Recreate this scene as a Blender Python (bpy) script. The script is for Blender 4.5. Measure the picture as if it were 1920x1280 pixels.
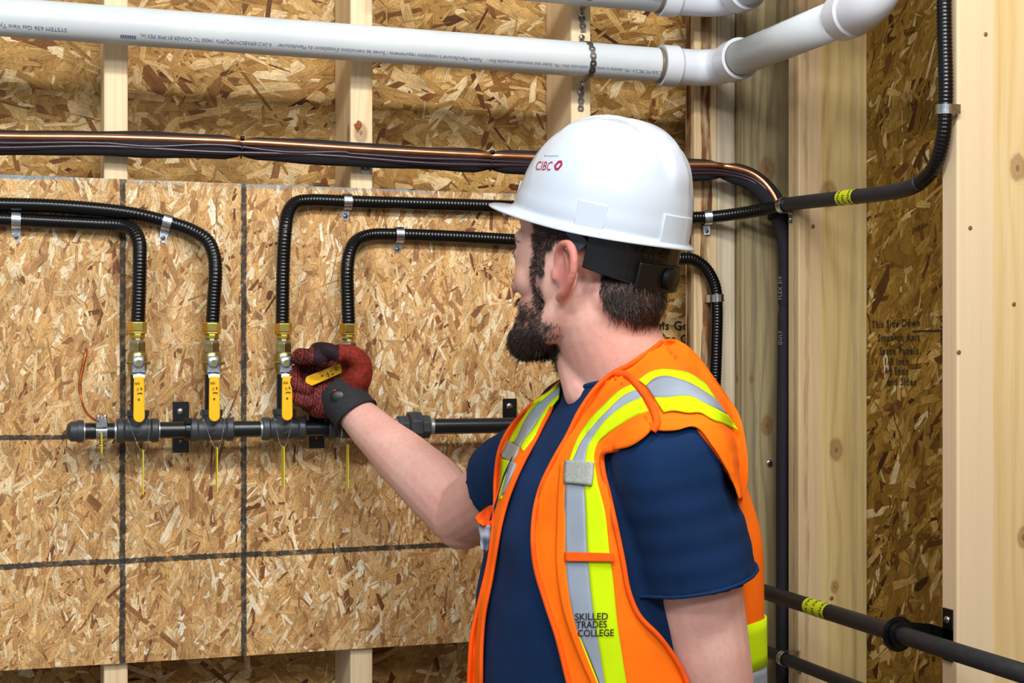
import bpy, bmesh, math, random
import numpy as np
from mathutils import Vector, Matrix, Quaternion
from mathutils.bvhtree import BVHTree
for o in list(bpy.data.objects): bpy.data.objects.remove(o)
SC = bpy.context.scene
COL = SC.collection
R3 = math.radians

# ------------------------------------------------------------- camera, light
YAW = R3(18.05); FPX = 2727.0; EYE = 1.5; HZ = 680.0
cam = bpy.data.cameras.new('camera'); camo = bpy.data.objects.new('camera', cam); COL.objects.link(camo)
cam.sensor_width = 36; cam.lens = FPX/1920*36; cam.shift_y = 40/1920; cam.clip_start = .05
camo.location = (0, 0, EYE); camo.rotation_euler = (R3(90), 0, -YAW)
SC.camera = camo
W = bpy.data.worlds.new('world'); SC.world = W; W.use_nodes = True
W.node_tree.nodes['Background'].inputs[0].default_value = (.82, .91, 1, 1)
W.node_tree.nodes['Background'].inputs[1].default_value = .36
def area(name, loc, target, sx, sy, power, col=(1, 1, 1)):
    l = bpy.data.lights.new(name, 'AREA'); l.shape = 'RECTANGLE'; l.size = sx; l.size_y = sy; l.energy = power; l.color = col
    o = bpy.data.objects.new(name, l); COL.objects.link(o); o.location = loc
    o.rotation_euler = (Vector(target)-Vector(loc)).to_track_quat('-Z', 'Y').to_euler()
    return o
area('ceiling_tube_light', (.62, .62, 2.95), (.62, 2.4, 1.4), 1.1, .14, 30, (1, .97, .93))
area('ceiling_tube_light', (-.9, .2, 2.95), (.2, 2.4, 1.5), 1.2, .2, 22, (1, .97, .93))
area('ceiling_tube_light', (.2, -1.3, 2.9), (.4, 2.2, 1.4), 1.4, .4, 34, (.95, .98, 1))
SC.view_settings.view_transform = 'Standard'; SC.view_settings.look = 'None'
SC.view_settings.gamma = 1; SC.view_settings.use_curve_mapping = False
SC.view_settings.exposure = .25

# ------------------------------------------------------------- geometry helpers
RV = Vector((math.cos(YAW), -math.sin(YAW), 0)); FV = Vector((math.sin(YAW), math.cos(YAW), 0)); UP = Vector((0, 0, 1))
CAM = Vector((0, 0, EYE))
def ray(px, py): return RV*((px-960)/FPX) + FV + UP*((HZ-py)/FPX)
def P(px, py, Z): return CAM + ray(px, py)*Z
def onY(px, py, Y):
    d = ray(px, py); return CAM + d*(Y/d.y)
def onX(px, py, X):
    d = ray(px, py); return CAM + d*(X/d.x)
def topx(p):
    v = Vector(p)-CAM; Z = v.dot(FV); return 960+v.dot(RV)/Z*FPX, HZ-v.z/Z*FPX
def tag(o, label=None, cat=None, group=None, kind=None):
    if label: o['label'] = label
    if cat: o['category'] = cat
    if group: o['group'] = group
    if kind: o['kind'] = kind
    return o
def mk(name, verts, faces, mat, parent=None, org=None, smooth=True, matidx=None):
    """one mesh object; verts are in world space, or in the parent's space when there is a parent with 'local' set"""
    me = bpy.data.meshes.new(name)
    o = bpy.data.objects.new(name, me)
    vs = [Vector(v) for v in verts]
    if parent is not None:
        if not parent.get('_local'):
            L = Vector(); q = parent
            while q: L += q.location; q = q.parent
            vs = [v-L for v in vs]
        o.parent = parent
    else:
        if org is None:
            a = np.array([tuple(v) for v in vs]); org = Vector(((a[:, 0].min()+a[:, 0].max())/2, (a[:, 1].min()+a[:, 1].max())/2, a[:, 2].min()))
        org = Vector(org); vs = [v-org for v in vs]; o.location = org
    me.from_pydata([tuple(v) for v in vs], [], faces); me.update()
    for m in (mat if isinstance(mat, (list, tuple)) else [mat]): me.materials.append(m)
    if matidx is not None: me.polygons.foreach_set('material_index', matidx)
    if smooth:
        me.polygons.foreach_set('use_smooth', [True]*len(me.polygons))
    COL.objects.link(o)
    return o
def autos(o, ang=35):
    me = o.data; bm = bmesh.new(); bm.from_mesh(me)
    for e in bm.edges:
        if len(e.link_faces) == 2 and e.calc_face_angle(0) > R3(ang): e.smooth = False
    bm.to_mesh(me); bm.free(); return o
def empty(name, loc, label=None, cat=None, group=None, local=False):
    o = bpy.data.objects.new(name, None); COL.objects.link(o); o.location = loc; o.empty_display_size = .02
    if local: o['_local'] = 1
    tag(o, label, cat, group); return o
class MB:
    """collects primitives into one mesh"""
    def __init__(s): s.v = []; s.f = []; s.m = []
    def add(s, v, f, m=0):
        n = len(s.v); s.v += [Vector(x) for x in v]; s.f += [[i+n for i in q] for q in f]; s.m += [m]*len(f); return s
    def box(s, a, b, m=0):
        x0, y0, z0 = a; x1, y1, z1 = b
        return s.add([(x0,y0,z0),(x1,y0,z0),(x1,y1,z0),(x0,y1,z0),(x0,y0,z1),(x1,y0,z1),(x1,y1,z1),(x0,y1,z1)],
                     [(0,3,2,1),(4,5,6,7),(0,1,5,4),(1,2,6,5),(2,3,7,6),(3,0,4,7)], m)
    def obox(s, c, ax, ay, az, m=0):
        c = Vector(c); v = [c+ax*i+ay*j+az*k for k in (-1, 1) for i, j in ((-1,-1),(1,-1),(1,1),(-1,1))]
        return s.add(v, [(0,3,2,1),(4,5,6,7),(0,1,5,4),(1,2,6,5),(2,3,7,6),(3,0,4,7)], m)
    def sweep(s, pts, rad, seg=16, cap=True, m=0, flat=None, start=0):
        v, f = sweep(pts, rad, seg, cap, flat, start); return s.add(v, f, m)
    def lathe(s, c, axis, prof, seg=24, m=0, start=0.0):
        """prof: (distance along axis, radius)"""
        axis = Vector(axis).normalized(); pts = [Vector(c)+axis*t for t, r in prof]
        e1 = axis.orthogonal().normalized()
        if abs(axis.z) < .9: e1 = UP.cross(axis).normalized()
        else: e1 = Vector((1, 0, 0))
        e2 = axis.cross(e1); v = []; f = []
        for (t, r), p in zip(prof, pts):
            for k in range(seg):
                a = 2*math.pi*k/seg+start; v.append(p+e1*(r*math.cos(a))+e2*(r*math.sin(a)))
        n = len(prof)
        for i in range(n-1):
            for k in range(seg):
                k2 = (k+1) % seg; f.append((i*seg+k, i*seg+k2, (i+1)*seg+k2, (i+1)*seg+k))
        f.append([k for k in range(seg)][::-1]); f.append([(n-1)*seg+k for k in range(seg)])
        return s.add(v, f, m)
    def ball(s, c, rx, ry=None, rz=None, ax=None, seg=16, m=0):
        ry = ry or rx; rz = rz or rx; c = Vector(c); A = ax or (Vector((1,0,0)), Vector((0,1,0)), UP); v = []; f = []; n = seg//2
        for i in range(n+1):
            t = math.pi*i/n
            for k in range(seg):
                a = 2*math.pi*k/seg
                v.append(c+A[0]*(rx*math.sin(t)*math.cos(a))+A[1]*(ry*math.sin(t)*math.sin(a))+A[2]*(rz*math.cos(t)))
        for i in range(n):
            for k in range(seg):
                k2 = (k+1) % seg; f.append((i*seg+k, (i+1)*seg+k, (i+1)*seg+k2, i*seg+k2))
        return s.add(v, f, m)
    def make(s, name, mat, parent=None, **kw):
        return mk(name, s.v, s.f, mat, parent, matidx=s.m if isinstance(mat, (list, tuple)) else None, **kw)
def spline(pts, step=.01):
    """Catmull-Rom through the points, resampled at about `step`"""
    p = [Vector(q) for q in pts]; p = [p[0]*2-p[1]]+p+[p[-1]*2-p[-2]]; out = []
    for i in range(1, len(p)-2):
        a, b, c, d = p[i-1:i+3]; t0 = 0; t1 = t0+max((b-a).length, 1e-5)**.5; t2 = t1+max((c-b).length, 1e-5)**.5; t3 = t2+max((d-c).length, 1e-5)**.5
        for k in range(16):
            t = t1+(t2-t1)*k/16
            A1 = a*((t1-t)/(t1-t0))+b*((t-t0)/(t1-t0)); A2 = b*((t2-t)/(t2-t1))+c*((t-t1)/(t2-t1)); A3 = c*((t3-t)/(t3-t2))+d*((t-t2)/(t3-t2))
            B1 = A1*((t2-t)/(t2-t0))+A2*((t-t0)/(t2-t0)); B2 = A2*((t3-t)/(t3-t1))+A3*((t-t1)/(t3-t1))
            out.append(B1*((t2-t)/(t2-t1))+B2*((t-t1)/(t2-t1)))
    out.append(p[-2]); return resample(out, step)
def resample(pts, step=None, n=None):
    pts = [Vector(p) for p in pts]; L = [0]
    for a, b in zip(pts, pts[1:]): L.append(L[-1]+(b-a).length)
    if n is None: n = max(2, int(round(L[-1]/step))+1)
    out = []; j = 0
    for k in range(n):
        t = L[-1]*k/(n-1)
        while j < len(L)-2 and L[j+1] < t: j += 1
        q = (t-L[j])/max(L[j+1]-L[j], 1e-9); out.append(pts[j].lerp(pts[j+1], min(max(q, 0), 1)))
    return out
def frames(pts, e=None):
    n = len(pts); T = [(pts[min(i+1, n-1)]-pts[max(i-1, 0)]).normalized() for i in range(n)]
    if e is None: e = T[0].cross(UP); e = e.normalized() if e.length > .1 else Vector((1, 0, 0))
    out = []
    for t in T:
        e = (e-t*e.dot(t)).normalized(); out.append((t, e, t.cross(e)))
    return out
def sweep(pts, rad, seg=16, cap=True, flat=None, start=0):
    pts = [Vector(p) for p in pts]; fr = frames(pts); v = []; f = []; n = len(pts)
    for i, (p, (t, a, b)) in enumerate(zip(pts, fr)):
        r = rad(i) if callable(rad) else (rad[i] if isinstance(rad, (list, tuple)) else rad)
        ra, rb = (r if isinstance(r, tuple) else (r, r))
        for k in range(seg):
            th = 2*math.pi*k/seg+start; v.append(p+a*(ra*math.cos(th))+b*(rb*math.sin(th)))
    for i in range(n-1):
        for k in range(seg):
            k2 = (k+1) % seg; f.append((i*seg+k, i*seg+k2, (i+1)*seg+k2, (i+1)*seg+k))
    if cap: f.append(list(range(seg))[::-1]); f.append([(n-1)*seg+k for k in range(seg)])
    return v, f
def textmesh(s, size, align='CENTER', space=1.0, bold=0.0, lines=1.0):
    """flat letters in the XY plane: verts, faces"""
    c = bpy.data.curves.new('lettering', 'FONT'); c.body = s; c.size = size; c.align_x = align; c.align_y = 'CENTER'; c.space_character = space; c.offset = bold; c.space_line = lines
    c.resolution_u = 3
    o = bpy.data.objects.new('lettering', c); COL.objects.link(o)
    bpy.context.view_layer.update()
    me = o.evaluated_get(bpy.context.evaluated_depsgraph_get()).to_mesh()
    v = [tuple(q.co) for q in me.vertices]; f = [tuple(q.vertices) for q in me.polygons]
    o.to_mesh_clear() if False else None
    bpy.data.objects.remove(o); bpy.data.curves.remove(c)
    return v, f
def lettering(name, s, size, fn, mat, parent=None, **kw):
    v, f = textmesh(s, size, **kw)
    return mk(name, [fn(x, y) for x, y, z in v], f, mat, parent, smooth=False)
def bake(verts, faces, mods):
    """run modifiers on a temporary object and return its verts and faces"""
    me = bpy.data.meshes.new('tmp'); me.from_pydata([tuple(v) for v in verts], [], faces); me.update()
    o = bpy.data.objects.new('tmp', me); COL.objects.link(o)
    for typ, kw in mods:
        m = o.modifiers.new(typ, typ)
        for k, q in kw.items(): setattr(m, k, q)
    bpy.context.view_layer.update()
    ev = o.evaluated_get(bpy.context.evaluated_depsgraph_get()); m2 = ev.to_mesh()
    v = np.empty(len(m2.vertices)*3); m2.vertices.foreach_get('co', v); v = v.reshape(-1, 3)
    f = [tuple(p.vertices) for p in m2.polygons]
    bpy.data.objects.remove(o); bpy.data.meshes.remove(me)
    return [Vector(q) for q in v], f
def voxel(mb, size, it=6, fac=.5):
    return bake(mb.v, mb.f, [('REMESH', dict(mode='VOXEL', voxel_size=size)), ('SMOOTH', dict(factor=fac, iterations=it))])

# ------------------------------------------------------------- materials
def C(h):
    h = h.lstrip('#'); c = [int(h[i:i+2], 16)/255 for i in (0, 2, 4)]
    return tuple([x/12.92 if x <= .04045 else ((x+.055)/1.055)**2.4 for x in c]+[1])
class NT:
    def __init__(s, name, rough=.5, metal=0, spec=.5):
        s.mat = bpy.data.materials.new(name); s.mat.use_nodes = True; s.t = s.mat.node_tree; s.b = s.t.nodes['Principled BSDF']
        s.b.inputs['Roughness'].default_value = rough; s.b.inputs['Metallic'].default_value = metal
        s.b.inputs['Specular IOR Level'].default_value = spec
    def n(s, typ, ins=None, **kw):
        q = s.t.nodes.new('ShaderNode'+typ)
        for k, v in kw.items(): setattr(q, k, v)
        for k, v in (ins or {}).items(): s.put(q.inputs[k], v)
        return q
    def put(s, sock, v):
        if isinstance(v, bpy.types.NodeSocket): s.t.links.new(v, sock)
        elif isinstance(v, bpy.types.Node): s.t.links.new(v.outputs[0], sock)
        else: sock.default_value = v
    def m(s, op, a, b=0.0, c=0.0, clamp=False): return s.n('Math', {0: a, 1: b, 2: c}, operation=op, use_clamp=clamp).outputs[0]
    def coord(s, which='Object'): return s.n('TexCoord').outputs[which]
    def map(s, v, scale=(1, 1, 1), loc=(0, 0, 0), rot=(0, 0, 0)): return s.n('Mapping', {0: v, 'Scale': scale, 'Location': loc, 'Rotation': rot}).outputs[0]
    def noise(s, v, scale=5, detail=3, rough=.55, dist=0): return s.n('TexNoise', {'Vector': v, 'Scale': scale, 'Detail': detail, 'Roughness': rough, 'Distortion': dist}).outputs[0]
    def ramp(s, f, stops, mode='LINEAR'):
        q = s.n('ValToRGB', {0: f}); e = q.color_ramp.elements; q.color_ramp.interpolation = mode
        while len(e) < len(stops): e.new(.5)
        for i, (p, c) in enumerate(stops): e[i].position = p; e[i].color = C(c) if isinstance(c, str) else (c, c, c, 1)
        return q.outputs[0]
    def mix(s, f, a, b, mode='MIX'):
        q = s.n('Mix', data_type='RGBA', blend_type=mode, clamp_result=False)
        s.put(q.inputs[0], f); s.put(q.inputs[6], C(a) if isinstance(a, str) else a); s.put(q.inputs[7], C(b) if isinstance(b, str) else b); return q.outputs[2]
    def sep(s, v): return s.n('SeparateXYZ', {0: v}).outputs
    def col(s, c): s.put(s.b.inputs['Base Color'], C(c) if isinstance(c, str) else c); return s
    def bump(s, h, dist=.001, strength=.6): s.put(s.b.inputs['Normal'], s.n('Bump', {'Height': h, 'Distance': dist, 'Strength': strength}).outputs[0]); return s
def plain(name, c, rough=.5, metal=0, spec=.5, var=.0, nscale=60, bump=0, bscale=200, c2=None, coat=0):
    t = NT(name, rough, metal, spec)
    v = t.coord()
    if c2 or var: t.col(t.mix(t.ramp(t.noise(v, nscale, 4), [(.35, 0.0), (.65, 1.0)]), c, c2 or c))
    else: t.col(c)
    if bump: t.bump(t.noise(v, bscale, 3), bump)
    if coat: t.b.inputs['Coat Weight'].default_value = coat; t.b.inputs['Coat Roughness'].default_value = .12
    return t.mat
def wood(name, cols, knots=(), gfreq=60, seed=0.0, stains=(), step=None, contrast=1.0, rough=.62):
    """pine grain running along local z. cols = light, mid, dark. knots = (s, z, radius) with s = x + y across the piece."""
    t = NT(name, rough, 0, .25); o = t.coord(); x, y, z = t.sep(o)
    s_ = t.m('ADD', x, y)
    warp = t.noise(t.map(o, (9, 9, 1.6), (seed, seed*2, seed)), 1.0, 3)
    v = t.m('ADD', s_, t.m('MULTIPLY', t.m('SUBTRACT', warp, .5), .05))
    kn = None
    for (ks, kz, kr) in knots:
        dx = t.m('DIVIDE', t.m('SUBTRACT', s_, ks), kr); dz = t.m('DIVIDE', t.m('SUBTRACT', z, kz), kr*1.5)
        d = t.m('SQRT', t.m('ADD', t.m('MULTIPLY', dx, dx), t.m('MULTIPLY', dz, dz)))
        dz2 = t.m('DIVIDE', t.m('SUBTRACT', z, kz), kr*5)
        d2 = t.m('ADD', t.m('MULTIPLY', dx, dx), t.m('MULTIPLY', dz2, dz2))
        g = t.m('POWER', 2.718, t.m('MULTIPLY', d2, -.35))
        v = t.m('ADD', v, t.m('MULTIPLY', t.m('MULTIPLY', g, t.m('SIGN', dx)), -kr*.9)) if False else t.m('ADD', v, t.m('MULTIPLY', g, kr*1.6))
        k = t.m('SUBTRACT', 1.25, t.m('ADD', d, t.m('MULTIPLY', t.m('SUBTRACT', t.noise(o, 90, 3), .5), .5)), clamp=True)
        kn = k if kn is None else t.m('MAXIMUM', kn, k)
    rings = t.m('SINE', t.m('MULTIPLY', v, gfreq*6.28)); rings = t.m('MULTIPLY_ADD', rings, .5, .5)
    rings = t.m('POWER', rings, 2.5)
    fine = t.noise(t.map(o, (260, 260, 5), (seed, 0, 0)), 1.0, 4, .6)
    broad = t.noise(t.map(o, (16, 16, .8), (0, seed, 0)), 1.0, 3)
    f = t.m('ADD', t.m('MULTIPLY', rings, .5*contrast), t.m('MULTIPLY', t.m('SUBTRACT', fine, .44), 1.5*contrast), clamp=True)
    c = t.mix(f, cols[0], cols[1])
    c = t.mix(t.ramp(broad, [(.42, 0.0), (.68, 1.0)]), c, t.mix(f, cols[1], cols[2]))
    if step:   # heartwood boundary: a long band of a different tone
        e = t.m('ADD', s_, t.m('MULTIPLY', t.m('SUBTRACT', t.noise(t.map(o, (2, 2, 3)), 1.0, 1), .5), .006))
        c = t.mix(t.m('MULTIPLY', t.m('LESS_THAN', e, step[0]), step[2]), c, t.mix(f, step[1], step[1]), 'MIX')
    for (a0, a1, col_, w) in stains:   # bark streaks / blue stain bands between a0 and a1 across
        e = t.m('ADD', s_, t.m('MULTIPLY', t.m('SUBTRACT', t.noise(t.map(o, (20, 20, 7), (seed, 3, 1)), 1.0, 4), .5), .02))
        mk_ = t.m('MULTIPLY', t.m('GREATER_THAN', e, a0), t.m('LESS_THAN', e, a1)); sp = t.ramp(t.noise(t.map(o, (60, 60, 12)), 1.0, 4), [(.3, 0.0), (.55, 1.0)])
        c = t.mix(t.m('MULTIPLY', t.m('MULTIPLY', mk_, sp), w), c, col_)
    if kn is not None: c = t.mix(t.m('MULTIPLY', t.ramp(t.m('ADD', kn, t.m('MULTIPLY', t.m('SINE', t.m('MULTIPLY', kn, 38)), .10)), [(.05, 0.0), (.3, .35), (.45, .75), (.9, .55), (1, 1.0)]), .82), c, '74471f')
    t.col(c); t.bump(f, .0006, .5); return t.mat
def osb(name, ramp, lines=(), edge=None, dark=.0, tint=None):
    t = NT(name, .6, 0, .22); a = t.n('Attribute', attribute_name='flake').outputs['Fac']; uv = t.coord('UV'); o = t.coord()
    fr = t.noise(t.map(uv, (1, 1, 1)), 1.0, 4, .6)
    c = t.ramp(a, ramp); f2 = t.ramp(fr, [(.28, .45), (.5, .97), (.72, 1.28)])
    c = t.mix(1.0, c, f2, 'MULTIPLY')
    spk = t.ramp(t.noise(o, 300, 4, .75), [(.36, .45), (.47, 1.0), (.62, 1.0), (.74, 1.3)]); c = t.mix(.8, c, spk, 'MULTIPLY')
    md = t.ramp(t.noise(t.map(o, (1, 1, .5)), 34, 4, .7), [(.3, .72), (.55, 1.04), (.75, 1.12)]); c = t.mix(1.0, c, md, 'MULTIPLY')
    big = t.ramp(t.noise(o, 3.2, 2), [(.3, .88), (.7, 1.1)]); c = t.mix(1.0, c, big, 'MULTIPLY')
    x, y, z = t.sep(o)
    for (ax, p, w, lo, hi, slope) in lines:   # sprayed / marker lines
        u, vv = (x, z) if ax == 'x' else (z, x)
        wob = t.m('MULTIPLY', t.m('SUBTRACT', t.noise(o, 150, 4, .7), .5), .006)
        wob = t.m('ADD', wob, t.m('MULTIPLY', t.m('SUBTRACT', t.noise(o, 12, 2), .5), .004))
        d = t.m('ABSOLUTE', t.m('SUBTRACT', t.m('ADD', u, wob), t.m('MULTIPLY_ADD', vv, slope, p)))
        k = t.m('MULTIPLY', t.ramp(t.m('DIVIDE', d, w), [(.8, 1.0), (1.0, 0.0)]), t.m('MULTIPLY', t.m('GREATER_THAN', vv, lo), t.m('LESS_THAN', vv, hi)))
        k = t.m('MULTIPLY', k, t.ramp(t.noise(o, 70, 4), [(.3, .55), (.5, .93)]))
        c = t.mix(k, c, '23292a')
    if edge:
        ez, ec = edge; d = t.m('ADD', t.m('SUBTRACT', ez, z), t.m('MULTIPLY', t.noise(o, 40, 4), -.012))
        k = t.m('MULTIPLY', t.m('LESS_THAN', d, .0), t.ramp(t.noise(t.map(o, (6, 6, 60)), 1.0, 3), [(.40, .05), (.58, .8)])); c = t.mix(k, c, ec)
    t.col(c); t.bump(fr, .0004, .5); return t.mat

M = {}
FRONT = [(0, '70452a'), (.10, '9c6c40'), (.25, 'b08050'), (.42, 'c69862'), (.55, 'd2a466'), (.68, 'dcb47e'), (.82, 'e4c492'), (.94, 'ecd4aa'), (1, 'f2e2c4')]
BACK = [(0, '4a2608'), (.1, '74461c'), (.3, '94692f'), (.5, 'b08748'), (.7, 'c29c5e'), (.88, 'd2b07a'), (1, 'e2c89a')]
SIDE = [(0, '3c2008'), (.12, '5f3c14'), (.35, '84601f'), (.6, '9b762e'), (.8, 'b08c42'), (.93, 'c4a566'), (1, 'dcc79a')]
M['osb_front'] = osb('strand_board_light', FRONT, [('x', .131, .0052, .98, 1.80, 0), ('x', .3266, .0052, .98, 1.80, 0), ('z', 1.1765, .0050, -1, .78, .009), ('z', 1.381, .0045, -1, .06, 0)], edge=(1.799, '5f8ba6'))
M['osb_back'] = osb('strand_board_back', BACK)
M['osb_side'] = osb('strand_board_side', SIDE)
M['pine'] = wood('pine_pale', ('e9d3ae', 'e0c498', 'cfa974'), gfreq=70)
M['pine_notch'] = wood('pine_with_bark_knot', ('ead6b4', 'dfc59b', 'cda873'), [(.018, 1.895, .012)], gfreq=70, seed=2)
M['pine_bark'] = wood('pine_with_bark_edge', ('dcc6a0', 'c9ab7e', 'a27f50'), [(.028, 1.39, .010)], gfreq=60, seed=4, stains=((.014, .034, '6b3e1a', .95), (.026, .031, '3b2210', .5)))
M['pine_grey'] = wood('pine_weathered', ('cfc3ab', 'b8a88c', '978873'), [(.03, 1.05, .006)], gfreq=45, seed=5, contrast=1.3)
M['pine_greyface'] = wood('pine_weathered_wide', ('ab9c74', '8f7f5c', '6f6650'), [(.052, 1.86, .017), (.052, 1.383, .013), (.02, 1.47, .005)], gfreq=42, seed=7, contrast=1.5, stains=((.02, .03, '5c5a50', .35), (.07, .078, '5a5038', .3)))
M['pine_far'] = wood('pine_knotty', ('d2bd86', 'c2a76c', 'a58a55'), [(.06, 1.80, .017), (.075, 1.345, .014), (.072, 1.10, .008)], gfreq=40, seed=9, contrast=1.15, step=(.046, 'cbb08e', .65), stains=((.108, .118, '8f8268', .35), (.012, .02, '7b5a3a', .4)))
M['pine_near'] = wood('pine_clear', ('d8c090', 'cdae76', 'b8925a'), [(.105, 1.79, .014), (.115, 1.24, .011)], gfreq=32, seed=12, contrast=.9, step=(.062, 'd9c4a4', .8))
M['concrete'] = plain('floor_concrete', '8d8a84', .8, c2='7b7872', nscale=5, bump=.001)
M['black_iron'] = plain('black_iron', '34383c', .42, .3, .5, bump=.0006, bscale=500, c2='44484c', nscale=40)
M['black_pipe'] = plain('black_lacquered_steel', '0c1014', .30, .0, .5, bump=.0002, bscale=300, c2='12181c', nscale=30)
M['dull_pipe'] = plain('dull_black_steel', '1d1f24', .5, 0, .4, bump=.0003, bscale=700, c2='26282c', nscale=60)
M['jacket'] = plain('black_plastic_jacket', '060607', .22, 0, .42)
M['foam'] = plain('black_foam_insulation', '201f24', .85, 0, .3, bump=.0006, bscale=500)
M['wire'] = plain('dark_vinyl_cable', '2a1a24', .25, 0, .6)
M['tie'] = plain('cable_tie_black', '060607', .4)
M['copper'] = plain('copper', 'd69a72', .30, 1, .5, c2='c08460', nscale=30)
M['copper_wire'] = plain('insulated_copper_wire', 'c07038', .35, .8, .5, c2='a05020', nscale=80)
M['brass'] = plain('brass', 'dcc468', .2, 1, .5, c2='cbae50', nscale=50)
M['brass_dull'] = plain('brass_dull', 'b8a878', .33, 1, .5, c2='a08c58', nscale=80, bump=.0003)
M['zinc'] = plain('zinc_plated_steel', 'd6dade', .24, 1, .5, c2='aeb4ba', nscale=120, bump=.0002)
M['steel_strap'] = plain('perforated_steel', '8a8782', .4, .9, .5, c2='5f5a54', nscale=200)
M['bracket'] = plain('black_bracket', '08090b', .32, .1, .5)
M['thread'] = plain('pipe_thread', 'b8babc', .35, .8)
M['handle'] = plain('yellow_vinyl', 'f2b705', .38, 0, .4)
M['tag'] = plain('yellow_tag', 'e3d522', .4)
M['label'] = plain('yellow_green_label', 'c8d21a', .4)
M['ink'] = plain('black_ink', '15160f', .6)
M['ink_dim'] = plain('faded_ink', '4a3a1c', .7)
M['ink_osb'] = plain('stamped_ink', '241c0c', .8)
M['ink_pipe'] = plain('blue_ink', '5d6b8c', .6)
M['ink_foam'] = plain('grey_print', '77777c', .6)
M['pvc'] = plain('white_pipe_plastic', 'cdd3d6', .42, 0, .4, c2='c3cacd', nscale=9, bump=.0001, bscale=900)
M['pvc_grey'] = plain('pipe_fitting_plastic', 'd0d4dc', .28, 0, .5)
M['cement'] = plain('pipe_cement', '6a6250', .4)
# ------------------------------------------------------------- structure
def hull(P_):
    P_ = sorted(P_); out = []
    for seq in (P_, P_[::-1]):
        h = []
        for p in seq:
            while len(h) > 1 and (h[-1][0]-h[-2][0])*(p[1]-h[-2][1])-(h[-1][1]-h[-2][1])*(p[0]-h[-2][0]) <= 1e-9: h.pop()
            h.append(p)
        out += h[:-1]
    return out
def clip(poly, w, h):
    for ax, lim, s in ((0, 0, 1), (0, w, -1), (1, 0, 1), (1, h, -1)):
        out = []
        for i, p in enumerate(poly):
            q = poly[i-1]; dp = (p[ax]-lim)*s; dq = (q[ax]-lim)*s
            if (dp >= 0) != (dq >= 0):
                t = dq/(dq-dp); out.append((q[0]+(p[0]-q[0])*t, q[1]+(p[1]-q[1])*t))
            if dp >= 0: out.append(p)
        poly = out
        if len(poly) < 3: return []
    return poly
def osb_board(name, o, du, dv, dn, w, h, thick, count, ang, lens, wids, mat, seed, region=None, org=(0, 0, 0), step=.00014):
    rnd = random.Random(seed); o = Vector(o); du = Vector(du); dv = Vector(dv); dn = Vector(dn)
    V = []; F = []; A = []; UVs = []
    c = [o+du*a+dv*b-dn*t for t in (0, thick) for a, b in ((0, 0), (w, 0), (w, h), (0, h))]
    V += c
    for q in ((0, 1, 2, 3), (4, 7, 6, 5), (0, 4, 5, 1), (1, 5, 6, 2), (2, 6, 7, 3), (3, 7, 4, 0)):
        F.append(q); A.append(.42); UVs += [(0, 0)]*4
    r = region or (0, w, 0, h); last = []
    for i in range(count):
        k = i/count
        sc_ = 1.25-.95*k**.7; L = rnd.uniform(*lens)*sc_*(.5+rnd.random()**2); Wd = rnd.uniform(*wids)*(1.25-.85*k); L = max(L, 1.8*Wd)
        if rnd.random() < .35: Wd *= .4
        if rnd.random() < .05: L *= 2.2; Wd *= 1.3
        th = ang[0]+rnd.gauss(0, ang[1]); ct, st = math.cos(th), math.sin(th)
        cu = rnd.uniform(r[0], r[1]); cv = rnd.uniform(r[2], r[3])
        for _ in range(60):     # neighbours in depth never overlap in the plane
            if all((cu-a_)**2+(cv-b_)**2 > ((L+l_)*.62)**2 for a_, b_, l_ in last): break
            cu = rnd.uniform(r[0], r[1]); cv = rnd.uniform(r[2], r[3])
        last = last[-13:]+[(cu, cv, L)]
        e1, e2, e3, e4 = [rnd.uniform(-.9, .9)*Wd for _ in range(4)]
        sh = [(-L/2, -Wd/2), (-L/6, -Wd/2*rnd.uniform(.7, 1.15)), (L/2+e1, -Wd/2*rnd.uniform(.2, 1)), (L/2+e2, Wd/2*rnd.uniform(.2, 1)), (L/8, Wd/2*rnd.uniform(.8, 1.2)), (-L/2+e3, Wd/2), (-L/2+e4*.6-.2*Wd, 0)]
        sh = hull(sh); n0 = len(V); pts = []; hoff = .0001+k*.0014
        cl = clip([(cu+a*ct-b*st, cv+a*st+b*ct) for a, b in sh], w, h)
        if not cl: continue
        for U_, V_ in cl: pts.append(o+du*U_+dv*V_+dn*hoff)
        sh = [((U_-cu)*ct+(V_-cv)*st, (V_-cv)*ct-(U_-cu)*st) for U_, V_ in cl]
        V += pts; F.append(tuple(range(n0, n0+len(pts))))
        a = rnd.gauss(.53, .21)
        q = rnd.random()
        if q < .05: a = rnd.uniform(0, .16); V[n0:] = [V[n0].lerp(q_, .75) for q_ in V[n0:]]
        elif q > .93: a = rnd.uniform(.86, 1)
        A.append(min(max(a, 0), 1)); ou = rnd.uniform(0, 500); ov = rnd.uniform(0, 500)
        UVs += [(ou+x_*28, ov+y_*520) for x_, y_ in sh]
    ob = mk(name, V, F, mat, org=org, smooth=False); me = ob.data
    at = me.attributes.new('flake', 'FLOAT', 'FACE'); at.data.foreach_set('value', A)
    uvl = me.uv_layers.new(name='UVMap'); uvl.data.foreach_set('uv', [x for p in UVs for x in p])
    return ob
YS = 2.46          # plane of the stud fronts
XR = 1.28          # plane of the right wall's stud edges
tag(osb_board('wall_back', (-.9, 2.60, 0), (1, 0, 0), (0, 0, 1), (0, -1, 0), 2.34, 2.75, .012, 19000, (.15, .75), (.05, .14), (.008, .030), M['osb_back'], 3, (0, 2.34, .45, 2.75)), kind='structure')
tag(osb_board('wall_right', (1.42, 2.60, 0), (0, -1, 0), (0, 0, 1), (-1, 0, 0), 2.6, 2.75, .012, 15000, (.9, .7), (.05, .13), (.008, .030), M['osb_side'], 8, (.1, 1.9, .6, 2.6)), kind='structure')
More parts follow.
